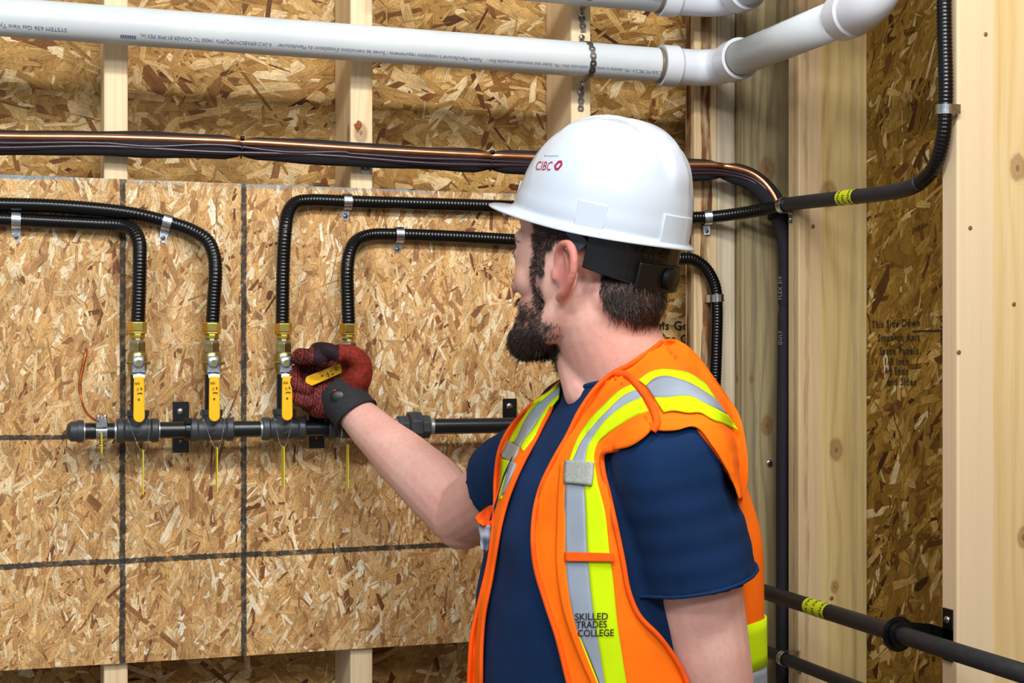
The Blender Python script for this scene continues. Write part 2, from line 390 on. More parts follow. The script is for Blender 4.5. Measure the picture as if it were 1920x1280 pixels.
fl = MB().box((-2.5, -2.2, -.02), (1.6, 2.62, 0)).make('floor', M['concrete'], smooth=False); tag(fl, kind='structure')
b = osb_board('mounting_board', (-.42, 2.449, 1.011), (1, 0, 0), (0, 0, 1), (0, -1, 0), 1.40, .788, .0108, 15500, (1.40, .55), (.035, .105), (.005, .021), M['osb_front'], 5, (0, 1.40, 0, .788), org=(0, 2.449, 0))
tag(b, 'large light strand board panel with black painted grid lines', 'board')

def stud(name, x0, x1, y0, y1, z0, z1, mat, label, group=None, notch=None, bev=.003):
    m = MB().box((x0, y0, z0), (x1, y1, z1))
    o = mk(name, m.v, m.f, mat, org=(x0, y0, 0), smooth=False)
    bv = o.modifiers.new('bevel', 'BEVEL'); bv.width = bev; bv.segments = 2
    return tag(o, label, 'stud')
stud('wall_stud', .102, .140, YS, 2.598, 0, 2.72, M['pine'], 'pale pine stud crossing behind the left end of the white pipe')
s2 = stud('wall_stud', .510, .549, YS, 2.598, 0, 2.72, M['pine_notch'], 'pale pine stud with a torn bark notch above the insulated copper line')
nm = MB(); a = onY(668, 236, YS-.0006); nv = []
for k in range(14):
    t = 2*math.pi*k/14; r = (.0095 if math.cos(t) > -.2 else .004)*(1+.15*math.sin(3*t)); nv.append(a+Vector((r*math.cos(t), 0, r*1.15*math.sin(t))))
mk('torn_knot', nv, [list(range(14))[::-1]], plain('torn_bark', '6b3413', .8, c2='a05a28', nscale=200, bump=.002), s2, smooth=False)
stud('wall_stud', .914, .952, YS, 2.598, 0, 2.72, M['pine'], 'pale pine stud that carries the perforated hanger straps, above the white hard hat')
stud('wall_stud', 1.157, 1.2045, YS, 2.50, 0, 2.72, M['pine_bark'], 'narrow stud with a reddish brown bark streak, left edge of the corner')
stud('wall_stud', 1.205, 1.2415, YS, 2.55, 0, 2.72, M['pine_grey'], 'greyish narrow stud just right of the bark-streaked stud')
stud('wall_stud', 1.2425, 1.419, 2.435, 2.475, 0, 2.72, M['pine_greyface'], 'wide weathered grey-brown stud face with knots behind the vertical insulated line')
stud('wall_stud', XR, 1.419, 2.290, 2.329, 0, 2.72, M['pine_far'], 'wide knotty pine stud with pink and yellow grain to the right of the corner')
stud('wall_stud', XR, 1.419, 1.823, 1.862, 0, 2.72, M['pine_near'], 'nearest clear pale pine stud filling the right edge of the photo')
# nail heads in the near stud and the far stud
for (px, py, s, lb) in ((1682, 63, 1, 0),):
    pass
nl = []
def nail(p, n, r, mat, label):
    m = MB(); m.lathe(Vector(p)-Vector(n)*.001, n, [(0, r), (.0016, r), (.0022, r*.7)], 14); o = m.make('nail_head', mat, smooth=False); tag(o, label, 'nail'); return o
M['nail'] = plain('rusty_nail', '8a6a3c', .5, .5)
for (px, py, lb) in ((1848, 64, 'small nail head high on the nearest pale stud, at the top right corner'), (1819, 427, 'small nail head on the nearest pale stud at hard hat height'), (1798, 660, 'resin-stained nail head on the left edge of the nearest pale stud'), (1901, 570, 'tiny nail head near the right edge of the photo')):
    nail(onY(px, py, 1.8225), (0, -1, 0), .0032, M['nail'], lb)
for (px, py, lb) in ((1524, 424, 'nail head on the knotty stud just below the black gas tube'), (1559, 1121, 'dark nail head on the knotty stud above the yellow label of the lower pipe')):
    nail(onY(px, py, 2.2895), (0, -1, 0), .0038, M['nail'], lb)
# stamped lettering on the sheathing
def on_side(px0, py0, sc):
    c = onX(px0, py0, 1.4175)
    return lambda x, y: c+Vector((0, -x*1.0, 0))*sc+UP*(y*sc)
wr = bpy.data.objects['wall_right']; wb = bpy.data.objects['wall_back']
SIDETXT = [(1678, 607, 'This Side Down'), (1684, 633, 'Strength Axis'), (1684, 658, 'Space Panels'), (1680, 678, '1/8 Inch'), (1680, 696, 'At Ends'), (1690, 716, 'and Sides')]
for (px, py, s) in SIDETXT:
    lettering('stamped_text', s, .0185, on_side(px, py, 1.0), M['ink_osb'], wr, space=1.25, bold=.0004)
st = MB(); a = onX(1740, 620, 1.4175); st.box((a.x-.0003, a.y-.075, a.z-.0013), (a.x, a.y+.045, a.z+.0013)); st.make('stamped_line', M['ink_osb'], wr, smooth=False)
for (px, py, s) in ((1778, 604, 'S'), (1779, 636, 'P')):
    lettering('stamped_text', s, .03, on_side(px-12, py, 1.0), M['ink_osb'], wr)
for (px, py, s) in ((1266, 611, 'This Good'), (1264, 636, 'Edge On'), (1262, 658, 'Upper'), (1272, 672, '1/8 Fo')):
    c = onY(px, py, 2.5975); lettering('stamped_text', s, .024, (lambda c: lambda x, y: c+Vector((x, 0, y)))(c), M['ink_osb'], wb, space=1.1, bold=.0004)

# ------------------------------------------------------------- white vent pipes
YP = 2.40; RP = .0302
def wrap(c0, axis, r, ang0, flip=False):
    """letters wrapped on a pipe: x along the axis, y round it; ang0 measured from the camera side, positive upward"""
    axis = Vector(axis).normalized(); side = axis.cross(UP).normalized()
    if side.y > 0 or (abs(side.y) < .3 and side.x > 0): side = -side
    def fn(x, y):
        a = ang0+y/r
        return Vector(c0)+axis*x+side*(math.cos(a)*r)+UP*(math.sin(a)*r)
    return fn
pipe = empty('vent_pipe', (0, YP, 2.00), 'long white plastic vent pipe crossing the wall and turning toward the camera in the corner', 'pipe')
zc = 2.0365
def zline(x): return 2.0385-.004*x
A = Vector((-.75, YP, zline(-.75))); B = Vector((1.085, YP, zline(1.085)))
MB().sweep([A, B], RP, 40).make('straight_run', M['pvc'], pipe); autos(bpy.data.objects['straight_run'])
E0 = Vector((1.168, YP-.005, zline(1.16)))
# elbow fitting: socket, bend, socket
B2 = Vector((1.1715, 2.300, 2.034)); D2 = Vector((1.174, 1.945, 2.030))
bend = spline([(1.09, YP, zline(1.09)), (1.135, YP, 2.034), (1.160, 2.385, 2.034), (1.1715, 2.355, 2.034), (1.1718, 2.315, 2.034)], .006)
MB().sweep(bend, .0325, 40).make('elbow_fitting', M['pvc_grey'], pipe)
m = MB(); m.lathe((1.062, YP, 2.034), (1, 0, 0), [(0, .0305), (.0, .0365), (.030, .0368), (.034, .034), (.036, .0325)], 40); o = m.make('socket', M['pvc_grey'], pipe); autos(o)
m = MB(); m.lathe((1.1716, 2.335, 2.034), (0, -1, 0), [(-.004, .033), (0, .0365), (.034, .0368), (.034, .0305)], 40); o = m.make('socket', M['pvc_grey'], pipe); autos(o)
m = MB(); m.lathe((1.056, YP, 2.034), (1, 0, 0), [(-.002, .0303), (0, .0312), (.004, .0314), (.006, .0306)], 40); m.make('cement_bead', M['cement'], pipe)
m = MB(); m.lathe((1.1716, 2.301, 2.034), (0, -1, 0), [(-.001, .0303), (0, .031), (.003, .031), (.004, .0303)], 40); m.make('cement_bead', M['cement'], pipe)
MB().sweep([B2+Vector((0, .02, 0)), D2], RP, 40).make('straight_run', M['pvc'], pipe)
el = spline([D2+Vector((0, .01, 0)), D2+Vector((0, -.02, .0)), D2+Vector((.003, -.05, .006)), D2+Vector((.012, -.068, .028)), D2+Vector((.016, -.073, .07))], .006)
MB().sweep(el, .0335, 40).make('elbow_fitting', M['pvc_grey'], pipe)
m = MB(); m.lathe(D2+Vector((0, .022, 0)), (0, -1, 0), [(0, .0305), (0, .0365), (.034, .037), (.038, .034)], 40); o = m.make('socket', M['pvc_grey'], pipe); autos(o)
m = MB(); m.lathe(D2+Vector((0, .025, 0)), (0, -1, 0), [(-.002, .0303), (0, .031), (.003, .031), (.004, .0303)], 40); m.make('cement_bead', M['cement'], pipe)
MB().sweep([el[-1]-Vector((0, 0, .01)), el[-1]+Vector((0, 0, .35))], RP, 32).make('riser', M['pvc'], pipe)
def pipetext(s, px, py, size, **kw):
    c = onY(px, py, YP-.02)
    fn = wrap((c.x, YP, zline(c.x)), (-1, 0, -.0035), RP+.0003, kw.pop('ang', R3(-38)))
    # printed upside down as seen from the room: x runs left, letters' tops point down
    return lettering('printed_text', s, size, lambda x, y: fn(x, -y), M['ink_pipe'], pipe, **kw)
def longtext(s, pa, pb, py, size, ang=-38):
    """one printed line filling the stretch between two points of the pipe"""
    v, f = textmesh(s, size); xs = [p[0] for p in v]; x0, x1 = min(xs), max(xs)
    a = onY(pa, py, YP-.02).x; b = onY(pb, py, YP-.02).x; c = (a+b)/2; k = (b-a)/(x1-x0); fn = wrap((c, YP, zline(c)), (-1, 0, .004), RP+.0003, R3(ang))
    mk('printed_text', [fn((x-(x0+x1)/2)*k, -y) for x, y, z in v], f, M['ink_pipe'], pipe, smooth=False)
longtext('SYSTEM 636 Gas Vent Type BH', -30, 125, 70, .0095)
longtext('K-24121609ABSOM(PPQ)FP/N 194000 TC. CANNER BY-PMR IPEX Inc.', 262, 508, 85, .0095)
longtext("Follow Manufacturer's installation requirements / Suivez les instructions d'installation du Manufacturier", 520, 902, 105, .0095)
longtext('ULC S636 PVC 90C 2 in - Min. clearance to combustible construction 0mm / Min. hauteur sous construction combustible 0mm -', 912, 1246, 135, .0095)
for k in range(7):
    c = onY(228+k*4.2, 76, YP); f = wrap((c.x, YP, zline(c.x)), (-1, 0, 0), RP+.0003, R3(-46)); q = [f(0, -.003), f(.0028, -.003), f(.0028, .003), f(0, .003)]
    mk('printed_bar', q, [(0, 1, 2, 3)], M['ink_pipe'], pipe, smooth=False)
fn = wrap((1.173, 2.13, 2.0325), (0, -1, 0), RP+.0003, R3(52)); lettering('printed_text', 'CANNER BY-PMR IPEX Inc.  TYPE BH SYSTEM 636', .008, fn, M['ink_pipe'], pipe, space=1.1)
# upper pipe
up = empty('vent_pipe', (0, YP, 2.14), 'second white vent pipe at the very top edge, above the hard hat', 'pipe')
def z2(x): return 2.166-.006*x
MB().sweep([(.55, YP, z2(.55)), (1.075, YP, z2(1.075))], RP, 40).make('straight_run', M['pvc'], up)
m = MB(); m.lathe((1.062, YP, z2(1.07)), (1, 0, 0), [(0, .0305), (0, .0365), (.030, .0368), (.034, .034), (.036, .0325)], 40); o = m.make('socket', M['pvc_grey'], up); autos(o)
m = MB(); m.lathe((1.056, YP, z2(1.07)), (1, 0, 0), [(-.002, .0303), (0, .0312), (.004, .0314), (.006, .0306)], 40); m.make('cement_bead', M['cement'], up)
MB().sweep(spline([(1.09, YP, 2.160), (1.135, YP, 2.160), (1.165, 2.392, 2.160), (1.185, 2.37, 2.160), (1.19, 2.32, 2.160)], .006), .0325, 40).make('elbow_fitting', M['pvc_grey'], up)
m = MB(); m.lathe((1.19, 2.345, 2.160), (0, -1, 0), [(-.004, .033), (0, .0365), (.034, .0368), (.034, .0305)], 40); o = m.make('socket', M['pvc_grey'], up); autos(o)
MB().sweep([(1.19, 2.33, 2.160), (1.192, 2.12, 2.160)], RP, 40).make('straight_run', M['pvc'], up)
MB().sweep(spline([(1.192, 2.13, 2.160), (1.192, 2.09, 2.160), (1.192, 2.065, 2.172), (1.192, 2.055, 2.20), (1.192, 2.055, 2.24)], .006), .0335, 40).make('elbow_fitting', M['pvc_grey'], up)
MB().sweep([(1.192, 2.055, 2.23), (1.192, 2.055, 2.70)], RP, 32).make('riser', M['pvc'], up)
c = onY(1240, 4, YP-.02); f = wrap((c.x, YP, z2(c.x)), (-1, 0, 0), RP+.0003, R3(-30)); lettering('printed_text', 'BY PMR IPEX Inc.', .009, lambda x, y: f(x, -y), M['ink_pipe'], up, space=1.15)
for k in range(6):
    c = onY(1166+k*4.6, 2, YP); q0 = wrap((c.x, YP, z2(c.x)), (-1, 0, 0), RP+.0004, R3(-30)); q = [q0(0, -.003), q0(.003, -.003), q0(.003, .003), q0(0, .003)]
    mk('printed_bar', q, [(0, 1, 2, 3)], M['ink_pipe'], up, smooth=False)

# perforated hanger straps: scalloped steel band with holes following a path
def chain_strap(name, path, normals, label):
    pts = resample(path, .0006); n = len(pts); fr = []
    V = []; F = []; pitch = .0135; t = .0; L = 0; prev = pts[0]
    nn = normals
    rows = []
    for i, p in enumerate(pts):
        L += (p-prev).length; prev = p
        T = (pts[min(i+1, n-1)]-pts[max(i-1, 0)]).normalized(); N = nn(p).normalized(); S = T.cross(N).normalized()
        ph = L/pitch; a = abs((ph % 1)-.5)*2     # 1 at link centre (hole), 0 between
        w = .0032+.0027*math.sin(a*math.pi/2)
        hd = abs(((ph+.5) % 1)-.5)*pitch; h = math.sqrt(max(.0022**2-hd**2, 0))
        rows.append((p, S, N, w, h))
    for (p, S, N, w, h) in rows:
        for s in (-w, -h, h, w):
            V.append(p+S*s+N*.0007)
        for s in (-w, -h, h, w): V.append(p+S*s-N*.0005)
    for i in range(len(rows)-1):
        a, b = i*8, (i+1)*8; hole = rows[i][4] > 0 and rows[i+1][4] > 0
        for k in (0, 1, 2):
            if k == 1 and hole: continue
            F.append((a+k, a+k+1, b+k+1, b+k)); F.append((a+4+k, b+4+k, b+5+k, a+5+k))
        F.append((a, b, b+4, a+4)); F.append((a+3, a+7, b+7, b+3))
        if hole: F.append((a+1, a+5, b+5, b+1)); F.append((a+2, b+2, b+6, a+6))
    return tag(mk(name, V, F, M['steel_strap'], smooth=False), label, 'strap')
def screw(p, n, r=.0045, label=None, parent=None, mat=None):
    m = MB(); m.lathe(Vector(p), n, [(0, r*1.0), (.0012, r*1.02), (.0028, r*.85), (.0036, r*.5)], 16)
    N = Vector(n).normalized(); s1 = N.orthogonal().normalized(); s2 = N.cross(s1)
    o = m.make('screw', mat or M['zinc'], parent)
    d = MB(); d.obox(Vector(p)+N*.0037, s1*r*.5, s2*r*.13, N*.0002); d.obox(Vector(p)+N*.0037, s2*r*.5, s1*r*.13, N*.0002)
    d.v and mk('screw_recess', d.v, d.f, M['tie'], o if parent is None else parent, smooth=False) if parent is None else None
    if label: tag(o, label, 'screw')
    return o
def arc_on_pipe(x0, x1, zc_, r, a0, a1, n=16):
    return [Vector((x0+(x1-x0)*k/n, YP-math.cos(a0+(a1-a0)*k/n)*r, zc_+math.sin(a0+(a1-a0)*k/n)*r)) for k in range(n+1)]
zc_ = zline(.93)
ctr = Vector((0, YP, zc_))
def nrm(p): 
    v = Vector((0, p.y-YP, p.z-zc_))
    return v if v.length < .040 else Vector((0, -1, 0))
pa = [onY(1091, 68, YS-.002), onY(1091, 80, YS-.002)]+arc_on_pipe(onY(1097, 90, YP).x, onY(1104, 120, YP).x-.001, zc_, RP+.0012, R3(100), R3(-65))
pa += [onY(1094, 152, 2.41), onY(1090, 165, YS-.002), onY(1089, 208, YS-.002)]
chain_strap('hanger_strap', pa, nrm, 'perforated steel hanger strap looped round the long white vent pipe')
zu = z2(.93)
def nrm2(p):
    v = Vector((0, p.y-YP, p.z-zu)); return v if v.length < .040 else Vector((0, -1, 0))
pb = arc_on_pipe(onY(1094, 0, YP).x, onY(1098, 8, YP).x, zu, RP+.0012, R3(80), R3(-50))+[onY(1092, 16, 2.42), onY(1090, 24, YS-.002), onY(1094, 60, YS-.002)]
chain_strap('hanger_strap', pb, nrm2, 'perforated steel hanger strap holding the uppermost white pipe, at the top edge')
screw(onY(1090, 27, YS-.003), (0, -1, 0), .0052, 'round screw head holding the upper perforated strap')
screw(onY(1091, 70, YS-.003), (0, -1, 0), .0052, 'round screw head just above the long white pipe')
screw(onY(1088, 172, YS-.003), (0, -1, 0), .0052, 'round screw head just below the long white pipe')

# ------------------------------------------------------------- insulated copper line
ins = empty('insulated_copper_line', (0, 2.42, 1.80), 'black foam-wrapped line with bare copper tube, crossing the wall and turning down in the corner', 'pipe')
YI = 2.432
ctrl = [onY(-700, 240, YI), onY(-130, 262, YI), onY(0, 267, YI), onY(200, 269, YI), onY(450, 277, YI), onY(690, 291, YI), onY(918, 302, YI), onY(1100, 309, YI), (1.10, 2.425, 1.851), (1.19, 2.415, 1.851), (1.245, 2.40, 1.835), (1.278, 2.375, 1.79), (1.290, 2.362, 1.72), (1.291, 2.36, 1.60), (1.288, 2.36, 1.2), (1.286, 2.36, .5), (1.286, 2.36, .0)]
path = spline(ctrl, .006)
ties = [onY(452, 277, YI).x, onY(918, 302, YI).x]
def dent(p):
    d = 1
    if p.z > 1.82:
        for tx in ties+[1.19]: d = min(d, .62+.38*min(1, abs(p.x-tx)/.028)**.6)
    for tz in (1.60,): 
        if p.z < 1.8: d = min(d, .8+.2*min(1, abs(p.z-tz)/.012))
    return d
def foam_r(i):
    p = path[i]; d = dent(p); w = 1+.05*math.sin(p.x*21+p.z*9)+.03*math.sin(p.x*47)
    if p.z < 1.80: k = min(1, (1.80-p.z)/.08); return (d*w*(.0175*(1-k)+.0145*k), d*w*(.0205*(1-k)+.0135*k))
    return (.0135*d*w, .0205*d*w)
v, f = sweep(path, foam_r, 20); mk('foam_sleeve', v, f, M['foam'], ins)
up_ = [q+Vector((0, 0, .0025)) for q in path]
def off(p, oy, oz, ox=0): return p+Vector((ox, oy, oz))
cu = [off(p, -.0115*min(1, dent(p)*1.15)*min(1, max(0, (p.z-1.68)/.12)), .008*min(1, max(0, (p.z-1.70)/.12)), -.006*(1-min(1, max(0, (p.z-1.72)/.12)))*min(1, max(0, (p.z-1.69)/.05))) for p in path[:next(i for i, q in enumerate(path) if q.z < 1.66)]]
MB().sweep(cu, .0058, 14).make('copper_tube', M['copper'], ins)
wv = [off(p, -.0125, -.002+.003*math.sin(p.x*28)*(1 if .1 < p.x < .5 else .25)) for p in path[:next(i for i, q in enumerate(path) if q.z < 1.78)]]
MB().sweep(wv, .0032, 10).make('control_cable', M['wire'], ins)
wv = [off(p, -.0105, -.0085+.002*math.sin(p.x*17)) for p in path[:next(i for i, q in enumerate(path) if q.z < 1.78)]]
MB().sweep(wv, .0040, 10).make('control_cable', M['wire'], ins)
cu2 = [Vector((1.300, 2.348, 1.42)), Vector((1.2995, 2.348, .9)), Vector((1.299, 2.348, 0))]
MB().sweep([(1.2965, 2.3505, 1.43), (1.2965, 2.3505, .0)], .0042, 10).make('copper_tube', M['copper_wire'], ins)
for tx, ty in ((ties[0], 277), (ties[1], 302)):
    i = min(range(len(path)), key=lambda i: abs(path[i].x-tx)+(5 if path[i].z < 1.8 else 0)); c = path[i]
    ring = [c+Vector((.001*math.sin(2*a), -.0145*math.cos(a), .0165*math.sin(a))) for a in [2*math.pi*k/24 for k in range(25)]]
    m = MB().sweep(ring, .0016, 8); m.obox(c+Vector((0, -.015, .014)), Vector((.003, 0, 0)), Vector((0, .003, 0)), Vector((0, 0, .003))); m.make('cable_tie', M['tie'], ins)
g = wrap((0, 0, 0), (0, 0, 1), 1, 0)
def foamtext(s, z):
    c = Vector((1.288, 2.36, z)); rr = .0148
    lettering('printed_text', s, .0095, lambda x, y: c+UP*x+Vector((-math.sin(y/rr+.9)*rr*1.0, -math.cos(y/rr+.9)*rr, 0)), M['ink_foam'], ins, space=1.2)
foamtext('GULF', 1.545); foamtext('FLEX 3/4', 1.635)

# ------------------------------------------------------------- corrugated gas tubes
def csst(name, ctrl, r, label, rib_to=None):
    path = spline(ctrl, .0014)
    n = len(path)
    def rr(i): return r*(1.0+(0, .035, 0, -.045)[i % 4])
    v, f = sweep(path, rr, 20); return tag(mk(name, v, f, M['jacket']), label, 'gas tube'), path
YM = 2.392
RC = .0112
def yv(pts, Y, y2=None): return [onY(px, py, Y) for px, py in pts]
fitA = onY(398.5, 606, YM); fitB = onY(258.5, 606, YM); fitC = onY(529.5, 606, YM); fitD = onY(654, 610, YM)
YT = 2.434
def tube_pts(px, last, n_last=3):
    out = []
    for i, (x, y, Y) in enumerate(px): out.append(onY(x, y, Y))
    return out
tA, pA = csst('gas_tube', tube_pts([(-700, 352, YT), (-160, 378, YT), (0, 383, YT), (100, 386, YT), (200, 394, YT-.004), (255, 402, YT-.004), (312, 416, YT), (355, 430, YT-.008), (388, 450, YT-.022), (401, 478, YT-.034), (404, 510, YM), (401, 560, YM), (398.5, 606, YM)], 0), RC, 'black ribbed gas tube sweeping down to the second valve from the left')
tB, pB = csst('gas_tube', tube_pts([(-700, 386, YT-.001), (-160, 404, YT-.001), (0, 411, YT-.001), (100, 416, YT-.001), (180, 420, YT-.001), (228, 423, YT-.008), (250, 432, YT-.022), (261, 455, YT-.036), (262, 485, YM), (261, 540, YM), (258.5, 606, YM)], 0), RC, 'black ribbed gas tube bending down to the leftmost valve, lower of the left pair')
stC = [onY(529.5, 606, YM), onY(531, 500, YM), onY(535, 430, YM), onY(541, 397, YT-.022), onY(556, 380, YT-.006), onY(580, 376, YT), onY(650, 378, YT), onY(785, 382, YT), onY(947, 387, YT), onY(1060, 392, YT), (1.03, 2.437, 1.7655), (1.17, 2.435, 1.768), (1.225, 2.40, 1.774), (1.262, 2.345, 1.780), (1.2665, 2.31, 1.7815), (1.2665, 2.20, 1.777), onX(1600, 369, 1.2655), onX(1670, 360, 1.265), onX(1720, 345, 1.2645), onX(1752, 312, 1.264), onX(1768, 260, 1.2635), onX(1773, 180, 1.263), onX(1771, 60, 1.263), onX(1769, -120, 1.263), onX(1768, -260, 1.263)]
tC, pC = csst('gas_tube', stC, RC, 'longest black ribbed gas tube, from the third valve round the corner and up the stud')
stD = [onY(654, 610, YM), onY(652, 557, YM), onY(651.5, 500, YM), onY(657, 470, YM+.012), onY(671, 450, YT-.010), onY(696, 441, YT), onY(740, 440, YT), onY(850, 444, YT), onY(961, 450, YT), onY(1060, 455, YT), (1.0, 2.437, 1.705), (1.10, 2.437, 1.690), onY(1298, 486, 2.437), onY(1322, 502, 2.437), onY(1340, 535, 2.437), onY(1344, 575, 2.437), onY(1343, 650, 2.437), onY(1340, 740, 2.437), onY(1337, 830, 2.437), onY(1336, 1000, 2.437), onY(1336, 1400, 2.437), onY(1336, 2000, 2.437)]
tD, pD = csst('gas_tube', stD, RC, 'black ribbed gas tube from the fourth valve, dropping along the corner behind the neck')
# dull sleeves over the stretch on the right wall
def sub(path, cond): return [p for p in path if cond(p)]
sl = sub(pC, lambda p: p.x > 1.255 and p.y < 2.33 and 1.70 < p.y+0 and p.z < 1.80 and topx(p)[0] < 1725)
MB().sweep(resample(sl, .008), .0122, 20).make('rubber_sleeve', M['dull_pipe'], tC)
def ring_label(path_pts, r, parent, text, mat=None, ang=0, size=.009, flip=1):
    c0, c1 = Vector(path_pts[0]), Vector(path_pts[-1]); ax = (c1-c0).normalized(); L = (c1-c0).length
    MB().sweep([c0, c1], r, 24, cap=False).make('warning_label', M['label'], parent); o = COL.objects[-1]
    tocam = (CAM-(c0+c1)/2); s = (tocam-ax*tocam.dot(ax)).normalized(); t = ax.cross(s)
    for k, (line, off_, a0) in enumerate(text):
        fn = lambda x, y: c0+ax*(L*off_+ y)+ (s*math.cos(x/r+a0)+t*math.sin(x/r+a0)*flip)*(r+.0003)
        lettering('printed_text', line, size, fn, M['ink'], o, space=1.0, bold=.0002)
ia = min(range(len(pC)), key=lambda i: abs(topx(pC[i])[0]-1577)+(999 if pC[i].y > 2.2 else 0)); ib = min(range(len(pC)), key=lambda i: abs(topx(pC[i])[0]-1607)+(999 if pC[i].y > 2.2 else 0))
ring_label([pC[ia], pC[ib]], .0127, tC, [('NATUREL', .82, 0), ('GAZ', .5, .2), ('NATURAL', .18, 0)], size=.0085, flip=1)
ring_label([onY(1340, 738, 2.437), onY(1338, 786, 2.437)], .0125, tD, [('NATURAL', .45, 0), ('GAS', .72, 0)], size=.009, flip=-1)

# clamps
def clamp(center, axis, out, tab, r, label, tabl=.020, group=None, back=None):
    """one-hole pipe strap: band over the tube, flat foot with a hole and a screw. out = away from the surface, tab = direction of the foot"""
    axis = Vector(axis).normalized(); out = Vector(out).normalized(); out = (out-axis*out.dot(axis)).normalized(); tb = axis.cross(out)
    if tb.dot(Vector(tab)) < 0: tb = -tb
    c = Vector(center); depth = back if back is not None else r+.0015
    prof = [c-out*depth-tb*(r+.0012)]
    prof += [c+(-tb*math.cos(a)+out*math.sin(a))*(r+.0014) for a in [math.pi*k/14 for k in range(15)]]
    prof += [c+tb*(r+.0014)-out*(depth-.002), c+tb*(r+.0035)-out*depth, c+tb*(r+tabl)-out*depth]
    V = []; w = .0070
    bow = [0]*len(prof)
    for i, p in enumerate(prof):
        T = (prof[min(i+1, len(prof)-1)]-prof[max(i-1, 0)]).normalized(); N = T.cross(axis).normalized()
        if N.dot(out) < -.01 and i > 0 and i < len(prof)-1 and False: N = -N
        ww = w if i < len(prof)-1 else w*.75
        for s, o_ in ((-ww, .0009), (ww, .0009), (ww, -.0006), (-ww, -.0006)): V.append(p+axis*s+(p-c).normalized()*o_)
    F = []
    n = len(prof)
    for i in range(n-1):
        for k in range(4):
            k2 = (k+1) % 4; F.append((i*4+k, (i+1)*4+k, (i+1)*4+k2, i*4+k2))
    F += [(0, 1, 2, 3), ((n-1)*4+3, (n-1)*4+2, (n-1)*4+1, (n-1)*4)]
    o = mk('tube_clamp', V, F, M['zinc'], smooth=False); tag(o, label, 'clamp', group)
    bmesh_fix(o)
    bv = o.modifiers.new('bevel', 'BEVEL'); bv.width = .0004; bv.segments = 1
    sp = c+tb*(r+tabl*.62)-out*(depth-.0008); screw(sp, out, .0040, None, o)
    m = MB(); m.lathe(sp+out*.0036, out, [(0, .0015), (.0003, .0014)], 8); m.make('screw_recess', M['tie'], o)
    return o
def bmesh_fix(o):
    bm = bmesh.new(); bm.from_mesh(o.data); bmesh.ops.recalc_face_normals(bm, faces=bm.faces); bm.to_mesh(o.data); bm.free()
def near(path, px, py):
    i = min(range(2, len(path)-2), key=lambda i: (topx(path[i])[0]-px)**2+(topx(path[i])[1]-py)**2); return path[i], (path[i+1]-path[i-1]).normalized()
for (pt, px, py, out, tabd, lb, tl) in (
    (pB, 30, 412, (0, -1, 0), (0, 0, -1), 'silver clamp on the lower left gas tube, closest to the left edge', .022),
    (pA, 313, 417, (0, -1, 0), (0, 0, -1), 'silver clamp tilted on the wide-sweeping gas tube', .022),
    (pC, 650, 378, (0, -1, 0), (0, 0, -1), 'silver clamp on the upper horizontal gas tube left of the hard hat', .019),
    (pD, 749, 440, (0, -1, 0), (0, 0, -1), 'silver clamp on the lower horizontal gas tube left of the face', .019),
    (pC, 1327, 401, (0, -1, 0), (0, 0, -1), 'silver clamp on the bark-streaked stud just right of the hard hat', .020),
    (pD, 1343, 559, (0, -1, 0), (1, 0, 0), 'silver clamp lying sideways on the tube behind the neck', .013),
    (pC, 1470, 382, (-1, 0, 0), (0, 0, -1), 'silver clamp on the edge of the knotty stud in the corner', .020),
    (pC, 1772, 205, (-1, 0, 0), (0, 1, 0), 'silver clamp high on the gas tube climbing the nearest stud', .016)):
    c, t = near(pt, px, py); wall = (2.4485 if abs(out[1]) and px < 1000 else 2.4595) if abs(out[1]) else XR
    back = (wall-c.y) if abs(out[1]) else (XR-c.x)
    clamp(c, t, out, tabd, RC+.0004 if px not in (1470,) else .0126, lb, tl, back=back-.0006)
clp = onY(685, 313, YS-.001)
m = MB(); pr = [(-.0075, -.0085), (-.0055, -.0105), (.0055, -.0105), (.0075, -.0085), (.0075, .012), (-.0075, .012)]
for k, y_ in ((0, 0), (1, -.0012)): m.v += [clp+Vector((a, y_, b_)) for a, b_ in pr]
m.f += [[5, 4, 3, 2, 1, 0], [6, 7, 8, 9, 10, 11]]+[[i, (i+1) % 6, (i+1) % 6+6, i+6] for i in range(6)]; m.m = [0]*8
o = mk('tube_clamp', m.v, m.f, M['zinc'], smooth=False); tag(o, 'silver clamp foot peeping out below the insulated copper line', 'clamp'); screw(clp+Vector((0, -.001, .001)), (0, -1, 0), .0042, None, o, M['steel_strap'])
# screws seen in the corner
screw(onY(1442, 868, 2.434), (-.3, -1, 0), .0065, 'shiny round screw head on the wide grey-brown stud face, left of the vertical insulated line')
screw(onY(1443, 408, 2.434), (0, -1, 0), .0045, 'dark screw head under the gas tube, left of the corner clamp', mat=M['tie'])
